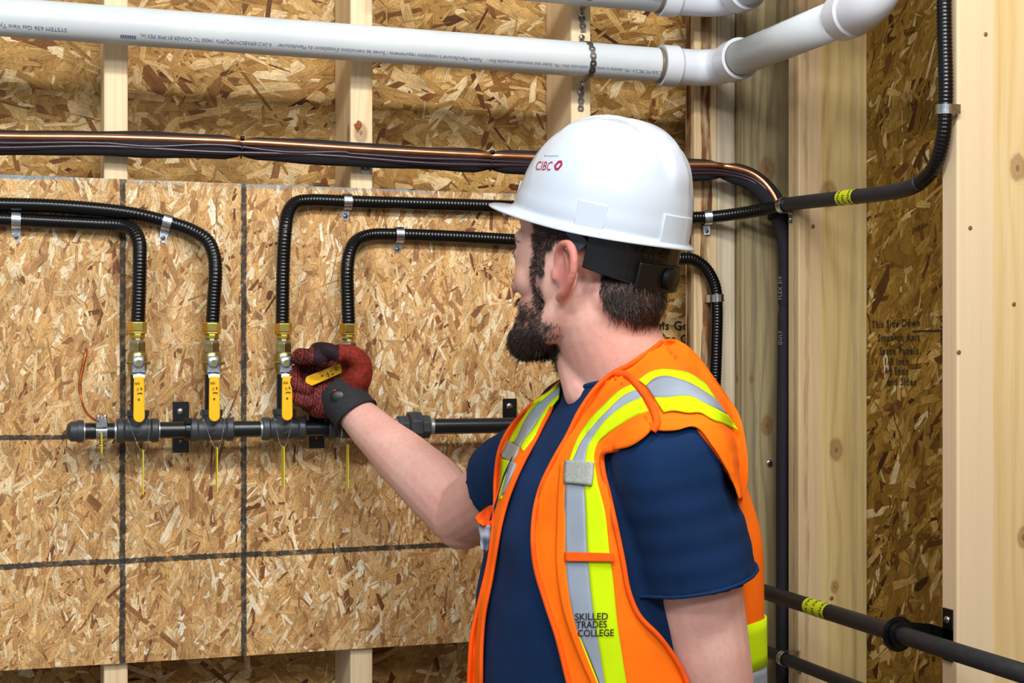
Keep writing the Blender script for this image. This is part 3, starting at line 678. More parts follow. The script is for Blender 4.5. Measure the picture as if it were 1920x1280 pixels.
# ------------------------------------------------------------- gas manifold
ZM = 1.392; RM = .0168; KR = .80
def MX(px): return onY(px, 803, YM).x
man = empty('gas_manifold', (MX(125), YM, ZM-.03), 'black iron gas manifold pipe with tees and a union, running level across the mounting board', 'pipe')
def xl(prof): return prof
def iron(name, x0, prof, mat='black_iron', seg=32, start=0): 
    m = MB(); m.lathe((x0, YM, ZM), (1, 0, 0), [(t, r*KR) for t, r in prof], seg, start=start); o = m.make(name, M[mat], man); return autos(o, 30)
w = MX(158)-MX(125)
iron('end_cap', MX(124), [(0, .006), (.002, .0145), (.007, .0195), (w-.010, .0205), (w-.0095, .0225), (w-.001, .0225), (w, .0200)])
iron('pipe_thread', MX(157), [(0, .0165), (.004, .0163)], 'thread')
iron('pipe_nipple', MX(158), [(0, .0164), (MX(222)-MX(158), .0164)], 'black_pipe')
def tee(pa, pb, branch=True):
    x0, x1 = MX(pa), MX(pb); L = x1-x0; b = .012; c = (x0+x1)/2
    m = MB(); m.lathe((x0, YM, ZM), (1, 0, 0), [(t, r*.83) for t, r in [(0, .0175), (0, .0218), (.002, .0232), (b-.002, .0232), (b, .0218), (b+.001, .0200), (L/2-.01, .0215), (L/2+.01, .0215), (L-b-.001, .0200), (L-b, .0218), (L-b+.002, .0232), (L-.002, .0232), (L, .0218), (L, .0175)]], 36)
    m.lathe((c, YM, ZM), (0, 0, 1), [(0, .0172), (.012, .0166), (.0195, .0158), (.022, .0160), (.0235, .0180), (.031, .0182), (.0325, .017), (.033, .010)], 32)
    for s in (-1, 1):
        m.ball((c+s*.012, YM-.0008, ZM+.0125), .009, .011, .008, seg=12)
    # cast diamond mark
    d = .0065
    for (a, q) in (((-d, 0), (0, d)), ((0, d), (d, 0)), ((d, 0), (0, -d)), ((0, -d), (-d, 0))):
        A_ = Vector((c+a[0], YM-.0176, ZM-.003+a[1]*.7)); B_ = Vector((c+q[0], YM-.0176, ZM-.003+q[1]*.7)); m.sweep([A_, B_], .0008, 6)
    o = m.make('tee_fitting', M['black_iron'], man); autos(o, 30)
    iron('pipe_thread', x0-.0028, [(0, .0166), (.0035, .0168)], 'thread')
    iron('pipe_thread', x1-.001, [(0, .0168), (.003, .0166)], 'thread') if pa < 300 else None
    return c
tees = [tee(218, 297), tee(356, 437), tee(491, 571), tee(614, 692)]
def prun(pa, pb, nm='pipe_run'): iron(nm, MX(pa), [(0, .0166), (MX(pb)-MX(pa), .0166)], 'black_pipe')
prun(295, 358); prun(435, 493); prun(569, 616); prun(690, 748); prun(812, 1150)
hx = math.pi/6
iron('pipe_thread', MX(740), [(0, .0172), (.006, .0172)], 'thread')
m = MB(); m.lathe((MX(745), YM, ZM), (1, 0, 0), [(0, .0165), (0, .018), (.0015, .0195), (.020, .0195), (.022, .018)], 8, start=math.pi/8)
m.lathe((MX(764), YM, ZM), (1, 0, 0), [(0, .0215), (.001, .0255), (.004, .0272), (.0205, .0272), (.0225, .025), (.0225, .018)], 8, start=math.pi/8)
m.lathe((MX(786), YM, ZM), (1, 0, 0), [(0, .0195), (.0015, .0208), (.015, .0208), (.017, .0195), (.017, .015)], 8, start=math.pi/8)
o = m.make('union_fitting', M['black_iron'], man, smooth=False); bv = o.modifiers.new('bevel', 'BEVEL'); bv.width = .0012; bv.segments = 2
m = MB()
for k in range(4): m.lathe((MX(804)+k*.002, YM, ZM), (1, 0, 0), [(0, .0133), (.001, .0143), (.002, .0133)], 28)
m.make('pipe_thread', M['thread'], man)
iron('coupling_end', MX(1000), [(0, .0166), (.0, .021), (.03, .021), (.03, .0166)])
# stand-off brackets
def bracket(px, label, ytop, ybot, screwpy):
    x = onY(px, 803, 2.446).x; top = onY(px, ytop, 2.446).z; bot = onY(px, ybot, 2.446).z
    m = MB(); m.box((x-.0130, 2.4455, bot), (x+.0130, 2.4478, top))
    m.box((x+.004, YM+.012, ZM-.012), (x+.0085, 2.446, ZM+.012))
    m.lathe((x+.001, YM, ZM), (1, 0, 0), [(0, .0134), (0, .0172), (.009, .0172), (.009, .0134)], 28)
    m.box((x+.001, YM-.018, ZM+.010), (x+.010, YM+.004, ZM+.0195))
    o = m.make('pipe_bracket', M['bracket'], smooth=False); autos(o, 30); tag(o, label, 'bracket')
    bv = o.modifiers.new('bevel', 'BEVEL'); bv.width = .0008
    if screwpy: screw(onY(px-1, screwpy, 2.4452), (0, -1, 0), .0058, None, o)
    m = MB(); m.lathe((x, 2.4453, bot+.018), (0, -1, 0), [(0, .0032), (.0003, .0032)], 12); m.make('slot_hole', M['copper_wire'], o)
    return o
bracket(339, 'black bracket holding the manifold between the first and second tee', 753, 848, 771)
bracket(594, 'black bracket half hidden under the gloved hand', 762, 840, None)
bracket(956, 'black bracket holding the manifold beside the orange vest', 747, 842, 761)

# ground clamp and copper wire
gx = MX(190)
gc = empty('ground_clamp', (gx, YM, ZM-.02), 'small silver ground clamp on the pipe nipple at the left end of the manifold', 'clamp')
m = MB(); m.lathe((gx-.0085, YM, ZM), (1, 0, 0), [(0, .0133), (0, .0148), (.017, .0148), (.017, .0133)], 28); m.make('band', M['zinc'], gc); autos(COL.objects[-1])
m = MB(); m.box((gx-.009, YM-.022, ZM+.006), (gx+.009, YM-.006, ZM+.020)); o = m.make('jaw', M['zinc'], gc, smooth=False); bv = o.modifiers.new('b', 'BEVEL'); bv.width = .0015
m = MB()
for sx in (-.005, .005): m.lathe((gx+sx, YM-.016, ZM+.0185), (0, 0, 1), [(0, .0032), (.007, .0032), (.008, .002)], 10)
m.make('clamp_screw', M['zinc'], gc)
m = MB(); m.lathe((gx-.001, YM-.015, ZM-.022), (0, 0, 1), [(0, .0028), (.018, .0028)], 10); m.lathe((gx-.001, YM-.015, ZM-.024), (0, 0, 1), [(0, .007), (.003, .008), (.004, .004)], 12); m.make('clamp_screw', M['brass_dull'], gc)
wp = spline([onY(162, 654, 2.452), onY(161, 660, 2.440), onY(155, 690, 2.436), onY(150, 715, 2.434), onY(152, 745, 2.430), onY(160, 770, 2.415), onY(172, 783, 2.39), onY(184, 789, 2.368)], .004)
o = MB().sweep(wp, lambda i: .0026 if wp[i].z > 1.45 else .0019, 10).make('bonding_wire', M['copper_wire']); tag(o, 'thin copper bonding wire curving from a hole in the board to the ground clamp', 'wire')
m = MB().sweep([onY(162, 658, 2.4440), onY(162, 652, 2.4440)], .0050, 12); 
def rod_tag(px, y0, y1, wpx, label, Y, tilt):
    a = onY(px, y0, Y); b = onY(px, y1, Y); hw = wpx
    m = MB(); d = Vector((math.sin(tilt), -math.cos(tilt), 0)); s = d.cross(UP)
    m.obox((a+b)/2, d*.014, s*.0005, UP*((a.z-b.z)/2)); o = m.make('tag_plate', M['tag'], smooth=False); return o
def tag_thing(px_l, px_r, ytop, px_tag, y0, y1, tilt, label, grp):
    root = empty('valve_tag', onY(px_tag, y1, 2.36), label, 'tag', grp)
    a = onY(px_tag, y0, 2.362); b = onY(px_tag, y1, 2.362); d = Vector((math.sin(tilt), -math.cos(tilt), 0)); s = d.cross(UP)
    m = MB(); m.obox((a+b)/2+d*.0, d*.016, s*.0006, UP*((a.z-b.z)/2)); m.make('tag_plate', M['tag'], root, smooth=False)
    if px_l is not None:
        L = onY(px_l, ytop, YM-.018); Rr = onY(px_r, ytop, YM-.018); mid = a+Vector((0, -.002, -.002))
        cl = spline([L+Vector((0, .012, .010)), L, L.lerp(mid, .45)+Vector((-.001, -.002, -.006)), mid-Vector((.002, 0, 0)), mid+Vector((.002, 0, 0)), Rr.lerp(mid, .45)+Vector((.003, -.002, -.006)), Rr, Rr+Vector((0, .012, .010))], .0023)
        m = MB()
        for p in cl: m.ball(p, .00075, seg=6)
        m.make('bead_chain', M['zinc'], root)
    return root
tag_thing(238, 281, 777, 268, 843, 926, -.03, 'thin yellow tag hanging edge-on on a bead chain below the leftmost tee', 0)
tag_thing(377, 421, 770, 406.5, 838, 922, -.05, 'thin yellow tag hanging on a bead chain below the second tee', 0)
tag_thing(510, 547, 768, 530.5, 836, 915, -.02, 'yellow tag turned slightly toward the room below the third tee', 0)
tag_thing(634, 672, 768, 651.5, 832, 914, -.10, 'thin yellow tag hanging below the gloved hand, beside the forearm', 0)
rt = tag_thing(None, None, 0, 190, 812, 848, .02, 'short yellow tag hanging under the ground clamp', 0)

# ------------------------------------------------------------- ball valves
def make_valve():
    root = empty('ball_valve', (0, 0, 0), local=True)
    def lz(name, prof, mat, seg=28, start=0, flatsh=False):
        m = MB(); m.lathe((0, 0, 0), (0, 0, 1), [(t, r*(1.05 if name == 'pipe_nipple' else .83)) for t, r in prof], seg, start=start); o = m.make(name, M[mat], root, smooth=not flatsh)
        if not flatsh: autos(o, 30)
        else:
            bv = o.modifiers.new('b', 'BEVEL'); bv.width = .0009; bv.segments = 2
        return o
    lz('pipe_nipple', [(.028, .0105), (.092, .0105)], 'black_pipe')
    lz('valve_body', [(.088, .010), (.089, .0150), (.095, .0155), (.0955, .0172), (.104, .0188), (.112, .0190), (.122, .0180), (.125, .0158), (.127, .0140)], 'brass_dull')
    lz('body_hex', [(.1245, .0150), (.1255, .0166), (.140, .0166), (.1415, .0150)], 'brass_dull', 6, math.pi/6, True)
    lz('thread_sealant', [(.1405, .0142), (.143, .0150), (.1445, .0120)], 'thread')
    lz('adapter_hex', [(.1440, .0115), (.1455, .0115), (.1460, .0135), (.1475, .0150), (.1530, .0150), (.1540, .0135)], 'brass', 8, math.pi/8, True)
    lz('tube_nut', [(.1535, .0145), (.1545, .0175), (.1570, .0180), (.1575, .0172), (.1595, .0182), (.1720, .0182), (.1735, .0165), (.1735, .0110)], 'brass', 6, 0, True)
    m = MB(); m.lathe((0, -.012, .108), (0, -1, 0), [(0, .0085), (.012, .0085), (.0125, .0062), (.017, .0062)], 20); m.lathe((-.0185, -.024, .108), (1, 0, 0), [(0, .0022), (.037, .0022)], 4); m.make('stem_housing', M['brass'], root); autos(COL.objects[-1])
    return root
def make_lever(root, angle, k=1.0):
    lev = empty('lever_handle', (0, 0, .108), local=True); lev.parent = root; lev.rotation_euler = (0, angle, 0)
    m = MB(); m.lathe((0, -.0285, 0), (0, -1, 0), [(0, .0035), (0, .0088), (.0035, .0088), (.0045, .0068), (.0045, .0040), (.0005, .0040)], 24); m.make('lever_nut', M['zinc'], lev); autos(COL.objects[-1])
    m = MB(); m.box((-.0032, -.034, -.0032), (.0032, -.028, .0032)); m.make('stem', M['brass'], lev, smooth=False)
    # metal shank with a step forward
    prof = [(-.0285, .011), (-.0285, -.012), (-.0300, -.0145), (-.0350, -.0185), (-.0365, -.024)]
    V = []; F = []
    for i, (y, z) in enumerate(prof):
        wd = (.0075, .0098, .0098, .0088, .0084)[i]
        for s, o_ in ((-wd, 0), (wd, 0), (wd, .0018), (-wd, .0018)): V.append(Vector((s, y+o_, z)))
    for i in range(len(prof)-1):
        for q in range(4): F.append((i*4+q, (i+1)*4+q, (i+1)*4+(q+1) % 4, i*4+(q+1) % 4))
    F += [(0, 1, 2, 3), (19, 18, 17, 16)]
    o = mk('lever_shank', V, F, M['zinc'], lev, smooth=False); bmesh_fix(o)
    # rounded vinyl grip
    L0, L1 = -.0215, -.0935*k; hw = .0088; out = [(-hw*.86, L0), (hw*.86, L0), (hw*.92, L0-.012), (hw, L1+hw)]
    out += [(hw*math.cos(a), L1+hw-hw*math.sin(a)) for a in [math.pi*q/12 for q in range(1, 12)]]+[(-hw, L1+hw), (-hw*.92, L0-.012)]
    n = len(out); V = []
    for y in (-.0345, -.0405): V += [Vector((x, y-(.0 if z > -.04 else .0015), z)) for x, z in out]
    F = [list(range(n)), list(range(n, 2*n))[::-1]]+[[i, i+n, (i+1) % n+n, (i+1) % n] for i in range(n)]
    g = mk('vinyl_grip', V, F, M['handle'], lev, smooth=False); bmesh_fix(g); bv = g.modifiers.new('b', 'BEVEL'); bv.width = .0016; bv.segments = 3
    g['_local'] = 1
    m = MB()
    def mark(x, z, w_, h_): m.box((x-w_, -.0425, z-h_), (x+w_, -.04205, z+h_))
    for (x, z, w_, h_) in ((-.003, -.031, .004, .0003), (-.003, -.033, .004, .0003), (.003, -.040, .0008, .0018), (.004, -.041, .0006, .001), (-.002, -.040, .0016, .0003), (-.002, -.0425, .0016, .0003), (.001, -.0475, .0018, .0008), (.004, -.048, .0008, .0012), (-.002, -.048, .0006, .0012), (-.0005, -.0575, .0013, .0016)): mark(x, z, w_, h_)
    mk('molded_mark', m.v, m.f, M['ink_dim'], g, smooth=False)
    return lev
def copy_tree(o, parent=None):
    c = o.copy(); COL.objects.link(c)
    if parent: c.parent = parent
    for ch in list(o.children): copy_tree(ch, c)
    return c
VL = ['yellow-handled brass ball valve, leftmost on the manifold', 'yellow-handled brass ball valve, second from the left, right of the first bracket',
      'yellow-handled brass ball valve just left of the gloved hand', 'brass ball valve whose yellow handle is being turned by the gloved hand']
v0 = make_valve(); make_lever(v0, 0)
vroots = [v0]
for k in range(1, 3): vroots.append(copy_tree(v0))
v3 = make_valve(); make_lever(v3, R3(68), .92).location.y = -.007; vroots.append(v3)
for k, r in enumerate(vroots):
    r.location = (tees[k], YM, ZM); tag(r, VL[k], 'valve', 'ball valves on the gas manifold')

# ------------------------------------------------------------- lower right pipes
XB = 1.222; c0 = onX(1420, 1105, XB); zB = c0.z
lp = empty('gas_pipe', (XB, 2.35, zB-.02), 'dull black gas pipe with a yellow label running toward the camera along the right wall', 'pipe')
MB().sweep([(XB, 2.36, zB), (XB, 1.30, zB)], .0134, 28).make('pipe_run', M['dull_pipe'], lp)
a = onX(1517, 1135, XB); b = onX(1556, 1147, XB)
ring_label([(XB, a.y, zB), (XB, b.y, zB)], .0137, lp, [('NATURAL', .85, .2), ('GAZ NAT', .5, 0), ('GAZ N', .18, -.2)], size=.0095, flip=1)
c = onX(1690, 1193, XB)
m = MB(); m.lathe((XB, c.y+.004, zB), (0, -1, 0), [(0, .0134), (0, .0195), (.009, .0195), (.009, .0134)], 28)
m.lathe((XB, c.y+.012, zB), (0, -1, 0), [(-.007, .0134), (-.007, .0152), (.018, .0152), (.018, .0134)], 28)
# arm to the plate on the near stud
m.lathe((XB, c.y+.010, zB), (0, -1, 0), [(0, .012), (0, .0265), (.0035, .0265), (.0035, .012)], 32)
o = m.make('pipe_bracket', M['bracket'], smooth=False); autos(o, 30); tag(o, 'black ring bracket gripping the lower right pipe, with an arm to the nearest stud', 'bracket')
pl = MB(); pl.box((XR-.0032, 1.832, zB-.035), (XR-.0006, 1.855, zB+.042))
arm = [(c.y+.012, zB+.024), (c.y+.012, zB-.012), (1.852, zB-.020), (1.852, zB+.020)]
aa = MB(); V = [Vector((x, y, z)) for x in (XR-.030, XR-.003) for y, z in ()]
x0, x1 = XB+.012, XR-.001
yb = c.y+.0085
pl.add([(x0, yb, zB-.014), (x1, yb-.0, zB-.022), (x1, yb, zB+.012), (x0, yb, zB+.017), (x0, yb+.003, zB-.014), (x1, yb+.003, zB-.022), (x1, yb+.003, zB+.012), (x0, yb+.003, zB+.017)], [(0, 1, 2, 3), (7, 6, 5, 4), (0, 4, 5, 1), (1, 5, 6, 2), (2, 6, 7, 3), (3, 7, 4, 0)])
pl.box((XR-.0032, min(yb, 1.832), zB-.022), (XR-.0006, max(yb+.003, 1.855), zB+.012))
mk('mounting_plate', pl.v, pl.f, M['bracket'], o, smooth=False)
screw((XR-.003, 1.843, zB+.026), (-1, -.1, 0), .0055, None, o)
XL = 1.250; q = onX(1440, 1222, XL); zL = q.z
lo = empty('gas_pipe', (XL, 2.35, zL-.02), 'thinner dull black pipe below the labelled one, at the bottom edge', 'pipe')
MB().sweep([(XL, 2.36, zL), (XL, 1.6, zL)], .0107, 24).make('pipe_run', M['dull_pipe'], lo)
clamp((XL, onX(1471, 1236, XL).y, zL), (0, 1, 0), (-1, 0, 0), (0, 0, -1), .0112, 'dark worn clamp on the thinner lower pipe against the knotty stud', .018, back=XR-XL-.0006)
# ------------------------------------------------------------- the worker
BV = -FV
BL = (RV*.37+BV*.93).normalized(); BF = (RV*-.93+BV*.37).normalized()
BO = RV*.128+FV*1.865
def B(l, f, z): return BO+BL*l+BF*f+UP*z
def skin_mat():
    t = NT('skin', .52, 0, .35); o = t.coord('Object')
    n1 = t.ramp(t.noise(o, 14, 4), [(.32, 0.0), (.68, 1.0)]); c = t.mix(n1, 'dfb0a2', 'd39c8e')
    n2 = t.ramp(t.noise(o, 140, 3), [(.5, 0.0), (.75, .35)]); c = t.mix(n2, c, 'c08a7c')
    a = t.n('Attribute', attribute_name='flush').outputs['Fac']; c = t.mix(a, c, 'b9574f')
    s = t.n('Attribute', attribute_name='stubble').outputs['Fac']
    s = t.m('MULTIPLY', s, t.ramp(t.noise(o, 420, 3, .7), [(.32, .55), (.6, 1.0)])); c = t.mix(s, c, '2a1c18')
    t.col(c); t.b.inputs['Subsurface Weight'].default_value = .18; t.b.inputs['Subsurface Radius'].default_value = (.012, .005, .003); t.b.inputs['Subsurface Scale'].default_value = .6
    t.bump(t.noise(o, 500, 3), .0004, .5); return t.mat
M['skin'] = skin_mat()
def cloth(name, c, c2, weave=900, rough=.85, b=.00012, fold=0, sheen=.0):
    t = NT(name, rough, 0, .2); o = t.coord(); c_ = t.mix(t.ramp(t.noise(o, 12, 4), [(.3, 0.0), (.7, 1.0)]), c, c2); t.col(c_)
    wv = t.m('MULTIPLY', t.m('SINE', t.m('MULTIPLY', t.sep(o)[2], weave*3)), t.m('SINE', t.m('MULTIPLY', t.m('ADD', t.sep(o)[0], t.sep(o)[1]), weave*3)))
    h = t.m('ADD', t.m('MULTIPLY', wv, .15), t.m('MULTIPLY', t.noise(o, 9, 2, .5, .8), fold)); t.bump(h, b*4, .6)
    t.b.inputs['Sheen Weight'].default_value = sheen; return t.mat
M['navy'] = cloth('navy_cotton', '0a2b52', '082346', fold=6.0)
M['orange'] = cloth('orange_mesh_fabric', 'ff7408', 'fb6c02', weave=1100, fold=1.5, sheen=0)
M['binding'] = cloth('orange_binding', 'f85c0c', 'f0560c', weave=2000, sheen=0)
M['lime'] = cloth('fluorescent_yellow_tape', 'cbe800', 'c0e000', weave=1500, sheen=0)
M['silver'] = cloth('silver_reflective_tape', '98a2b0', '87919f', weave=2500, rough=.4, sheen=0)
M['webbing'] = plain('grey_webbing', 'a3a69f', .7, c2='8c908a', nscale=300, bump=.0008, bscale=400)
M['trouser'] = cloth('dark_work_trousers', '23262e', '1c1f26')
M['boot'] = plain('brown_leather_boot', '5a3b22', .55)
M['hair'] = plain('dark_brown_hair', '17100e', .5, c2='241916', nscale=200)
M['beard'] = plain('dark_brown_beard', '1c120f', .55, c2='2c1c17', nscale=200)
M['shell'] = plain('white_helmet_shell', 'bfc9d6', .22, 0, .5, coat=.5)
M['band'] = plain('black_plastic', '0b0b0c', .35)
M['greyband'] = plain('grey_plastic_strap', '3c4652', .4)
M['logo'] = plain('dark_red_print', '9c0b3a', .5)
M['logo2'] = plain('grey_blue_print', '4a6078', .5)
M['cuff'] = plain('black_neoprene', '1b1c1f', .85, c2='26282b', nscale=300, bump=.0006, bscale=600)
# glove: dark red knit printed with small red triangle outlines
def glove_mat():
    t = NT('printed_glove', .75, 0, .25); o = t.coord(); x, y, z = t.sep(o)
    u = t.m('MULTIPLY', t.m('ADD', x, t.m('MULTIPLY', z, .35)), 118); v = t.m('MULTIPLY', t.m('ADD', z, t.m('MULTIPLY', x, -.3)), 125)
    row = t.m('FLOOR', v); u2 = t.m('ADD', u, t.m('MULTIPLY', row, .5)); fu = t.m('FRACT', u2); fv = t.m('FRACT', v)
    fl_ = t.m('MODULO', t.m('ADD', t.m('FLOOR', u2), row), 2.0); fv = t.m('ABSOLUTE', t.m('SUBTRACT', fv, t.m('ABSOLUTE', fl_)))
    # signed distance-like value of a triangle in the cell
    e = t.m('MINIMUM', t.m('SUBTRACT', fv, .14), t.m('SUBTRACT', t.m('SUBTRACT', .46, t.m('ABSOLUTE', t.m('SUBTRACT', fu, .5))), t.m('MULTIPLY', t.m('SUBTRACT', fv, .14), .52)))
    ol = t.m('MULTIPLY', t.m('GREATER_THAN', e, 0.0), t.m('LESS_THAN', e, .10))
    ol = t.m('MULTIPLY', ol, t.ramp(t.noise(o, 90, 2), [(.34, .25), (.5, 1.0)]))
    a = t.n('Attribute', attribute_name='zone').outputs['Fac']   # 0 printed palm, .5 plain dark fingertip, 1 red knit
    base = t.mix(t.ramp(t.noise(o, 260, 3), [(.35, 0.0), (.65, 1.0)]), '4a1c1c', '331416')
    pal = t.mix(t.m('MULTIPLY', ol, .9), base, 'c0433a')
    dark = t.mix(t.ramp(t.noise(o, 260, 3), [(.35, 0.0), (.65, 1.0)]), '2c1a22', '1a1016')
    red = t.mix(t.ramp(t.noise(o, 200, 3), [(.35, 0.0), (.65, 1.0)]), '8c2a1a', '641d14')
    c = t.mix(t.ramp(a, [(.2, 0.0), (.35, 1.0)]), pal, dark); c = t.mix(t.ramp(a, [(.7, 0.0), (.85, 1.0)]), c, red)
    t.col(c); t.bump(t.m('ADD', t.m('MULTIPLY', ol, .8), t.noise(o, 500, 2)), .0006, .7); return t.mat
M['glove'] = glove_mat()

person = empty('person', B(0, 0, 0), 'worker in a white hard hat and orange safety vest turning a valve handle', 'person')

# joints
SL = P(1262, 866, 1.70); EL = P(1346, 1345, 1.74); WLw = P(1335, 1760, 1.66)
SRr = P(1045, 838, 2.03); ER = P(862, 968, 2.24); WR = P(664, 772, 2.365)
# head frame
th = R3(37); HF = (RV*-math.cos(th)-BV*math.sin(th)).normalized(); HL = (UP.cross(HF)).normalized()
pit = R3(4); HF2 = (HF*math.cos(pit)+UP*math.sin(pit)).normalized(); HU = (HF2.cross(HL)).normalized()
HC = P(1106, 478, 1.86); HS = 1.045
def H(l, f, u): return HC+(HL*l+HF2*f+HU*u)*HS
HA = (HL, HF2, HU)

body = MB()
def seg(mb, pts, rads, n=18, step=.012):
    q = [Vector(p) for p in pts]; sp = spline(q, step); L = [0]
    for a, b in zip(q, q[1:]): L.append(L[-1]+(b-a).length)
    cum = [0]
    for a, b in zip(sp, sp[1:]): cum.append(cum[-1]+(b-a).length)
    k = L[-1]/cum[-1]
    def r(i): 
        t = cum[i]*k
        for j in range(len(L)-1):
            if t <= L[j+1]+1e-9:
                w = (t-L[j])/(L[j+1]-L[j]); w = w*w*(3-2*w)*.5+w*.5; return rads[j]*(1-w)+rads[j+1]*w
        return rads[-1]
    mb.sweep(sp, r, n); mb.ball(sp[0], r(0), seg=n); mb.ball(sp[-1], r(len(sp)-1), seg=n)
def rings(mb, rows, n=40, ex=.86):
    """rows: z, half width, half depth, forward offset, tilt"""
    V = []; F = []
    for (z, a, b, fo, ti) in rows:
        for k in range(n):
            t = 2*math.pi*k/n; c, s = math.cos(t), math.sin(t)
            l = a*math.copysign(abs(c)**ex, c); f = fo+b*math.copysign(abs(s)**ex, s); V.append(B(l, f, z-ti*f))
    m = len(rows)
    for i in range(m-1):
        for k in range(n):
            k2 = (k+1) % n; F.append((i*n+k, i*n+k2, (i+1)*n+k2, (i+1)*n+k))
    F.append(list(range(n))[::-1]); F.append([(m-1)*n+k for k in range(n)]); mb.add(V, F)
TOR = [(.90, .172, .140, .0, 0), (1.00, .176, .150, .012, 0), (1.10, .180, .155, .016, 0), (1.20, .186, .150, .014, 0), (1.28, .190, .140, .008, 0), (1.35, .188, .125, -.002, 0), (1.40, .172, .108, -.010, .05), (1.435, .135, .092, -.018, .15), (1.462, .095, .080, -.022, .30), (1.490, .074, .072, -.020, .40)]
IN = .014
rings(body, [(z, a-IN, b-IN, f, t) for z, a, b, f, t in TOR[:-1]])
NB = B(0, -.022, 1.43); NT_ = H(0, -.020, -.075)
seg(body, [NB-UP*.03, B(0, -.018, 1.475), NT_, H(0, -.01, -.03)], [.078, .069, .062, .058], 24)
seg(body, [H(0, .015, -.11), B(.0, .035, 1.462)], [.030, .030], 14)      # throat
for s in (1, -1): seg(body, [B(s*.03, -.035, 1.50), B(s*.10, -.03, 1.455), B(s*.155, -.015, 1.41)], [.034, .036, .045])
# arms
seg(body, [SL, SL.lerp(EL, .35), SL.lerp(EL, .7), EL, EL.lerp(WLw, .25), EL.lerp(WLw, .6), WLw], [.058, .058, .053, .046, .048, .040, .030])
seg(body, [SRr, SRr.lerp(ER, .4), ER.lerp(SRr, .18), ER], [.056, .054, .050, .047])
FA = (WR-ER).normalized()
seg(body, [ER, ER.lerp(WR, .22)+UP*.006, ER.lerp(WR, .5)+UP*.003, ER.lerp(WR, .8), WR, WR+FA*.02], [.047, .0505, .0455, .036, .0305, .024])
body.ball(ER-UP*.012+RV*.004, .044, .040, .040)
body.ball(H(0, 0, 0), .02)
# left hand hanging, mostly outside the frame
hd = (WLw-EL).normalized(); sd = FV
body.ball(WLw+hd*.055, .040, .022, .055, ax=(HF, FV, UP), seg=16)
for k in range(4):
    b0 = WLw+hd*.09+HF*(-.030+.020*k); seg(body, [b0, b0+hd*.035+FV*.004, b0+hd*(.062-.006*abs(k-1))+FV*.014], [.0105, .0095, .0082], 10, .006)
seg(body, [WLw+hd*.03+HF*.035, WLw+hd*.06+HF*.055, WLw+hd*.085+HF*.055+FV*.006], [.013, .011, .009], 10, .006)
# legs
for s in (1, -1):
    seg(body, [B(s*.09, 0, .93), B(s*.10, .01, .50), B(s*.11, -.01, .10)], [.085, .058, .042])
    body.ball(B(s*.11, .05, .045), .042, .11, .040, ax=(BL, BF, UP))
# head
body.ball(H(0, -.012, .036), .078, .100, .092, ax=HA, seg=32)
body.ball(H(0, -.048, -.050), .058, .053, .044, ax=HA, seg=24)
body.ball(H(0, .030, -.012), .070, .070, .078, ax=HA, seg=28)
body.ball(H(0, .030, -.062), .060, .062, .058, ax=HA, seg=28)
for s in (1, -1):
    seg(body, [H(s*.052, -.008, -.050), H(s*.050, .015, -.086), H(s*.026, .070, -.108), H(0, .082, -.112)], [.021, .022, .022, .020], 16, .008)
    body.ball(H(s*.041, .057, -.032), .023, .023, .027, ax=HA, seg=16)
    body.ball(H(s*.066, .005, -.02), .012, .035, .045, ax=HA, seg=16)
    body.ball(H(s*.031, .074, -.004), .0165, .0175, .0135, ax=HA, seg=16)   # lids over the eyeball
body.ball(H(0, .074, -.085), .034, .026, .024, ax=HA, seg=20)
seg(body, [H(-.040, .074, .016), H(0, .087, .020), H(.040, .074, .016)], [.012, .013, .012], 14, .006)
body.ball(H(0, .050, .050), .062, .048, .048, ax=HA, seg=24)
seg(body, [H(0, .086, .012), H(0, .096, -.018), H(0, .1065, -.042)], [.0095, .0085, .0095], 14, .004)
for s in (1, -1): body.ball(H(s*.0110, .094, -.044), .0075, .009, .007, ax=HA, seg=14)
seg(body, [H(-.022, .085, -.066), H(0, .097, -.064), H(.022, .085, -.066)], [.006, .0075, .006], 12, .004)
seg(body, [H(-.020, .085, -.077), H(0, .096, -.078), H(.020, .085, -.077)], [.006, .0085, .006], 12, .004)
# ears: back plate, rim, lobe, inner fold
for s in (1, -1):
    e = lambda f, u, o_=0: H(s*(.0735+o_), (f-.004)*1.06-.014, u*1.12-.010)
    body.ball(e(-.004, -.016, .004), .0075, .0155, .026, ax=HA, seg=16)
    rim = [e(.010, -.008, .004), e(.008, .008, .008), e(-.002, .0165, .014), e(-.015, .015, .019), e(-.023, .002, .022), e(-.022, -.014, .021), e(-.014, -.028, .017), e(-.005, -.036, .011), e(.004, -.040, .006)]
    seg(body, rim, [.0045, .0048, .0055, .0058, .006, .0058, .0055, .0068, .0060], 12, .004)
    body.ball(e(.001, -.039, .006), .006, .009, .010, ax=HA, seg=12)
    seg(body, [e(.012, -.012, .006), e(.012, -.020, .008)], [.0045, .0045], 10, .004)
    seg(body, [e(-.004, .006, .010), e(-.010, -.006, .012), e(-.008, -.020, .010)], [.0036, .004, .0036], 10, .004)
bv_, bf_ = voxel(body, .0032, 5, .5)
bd = mk('body', bv_, bf_, M['skin'], person)
def smin(x, a, b): 
    t = min(max((x-a)/(b-a), 0), 1); return t*t*(3-2*t)
def hl(p):
    d = (p-HC)/HS; return d.dot(HL), d.dot(HF2), d.dot(HU)
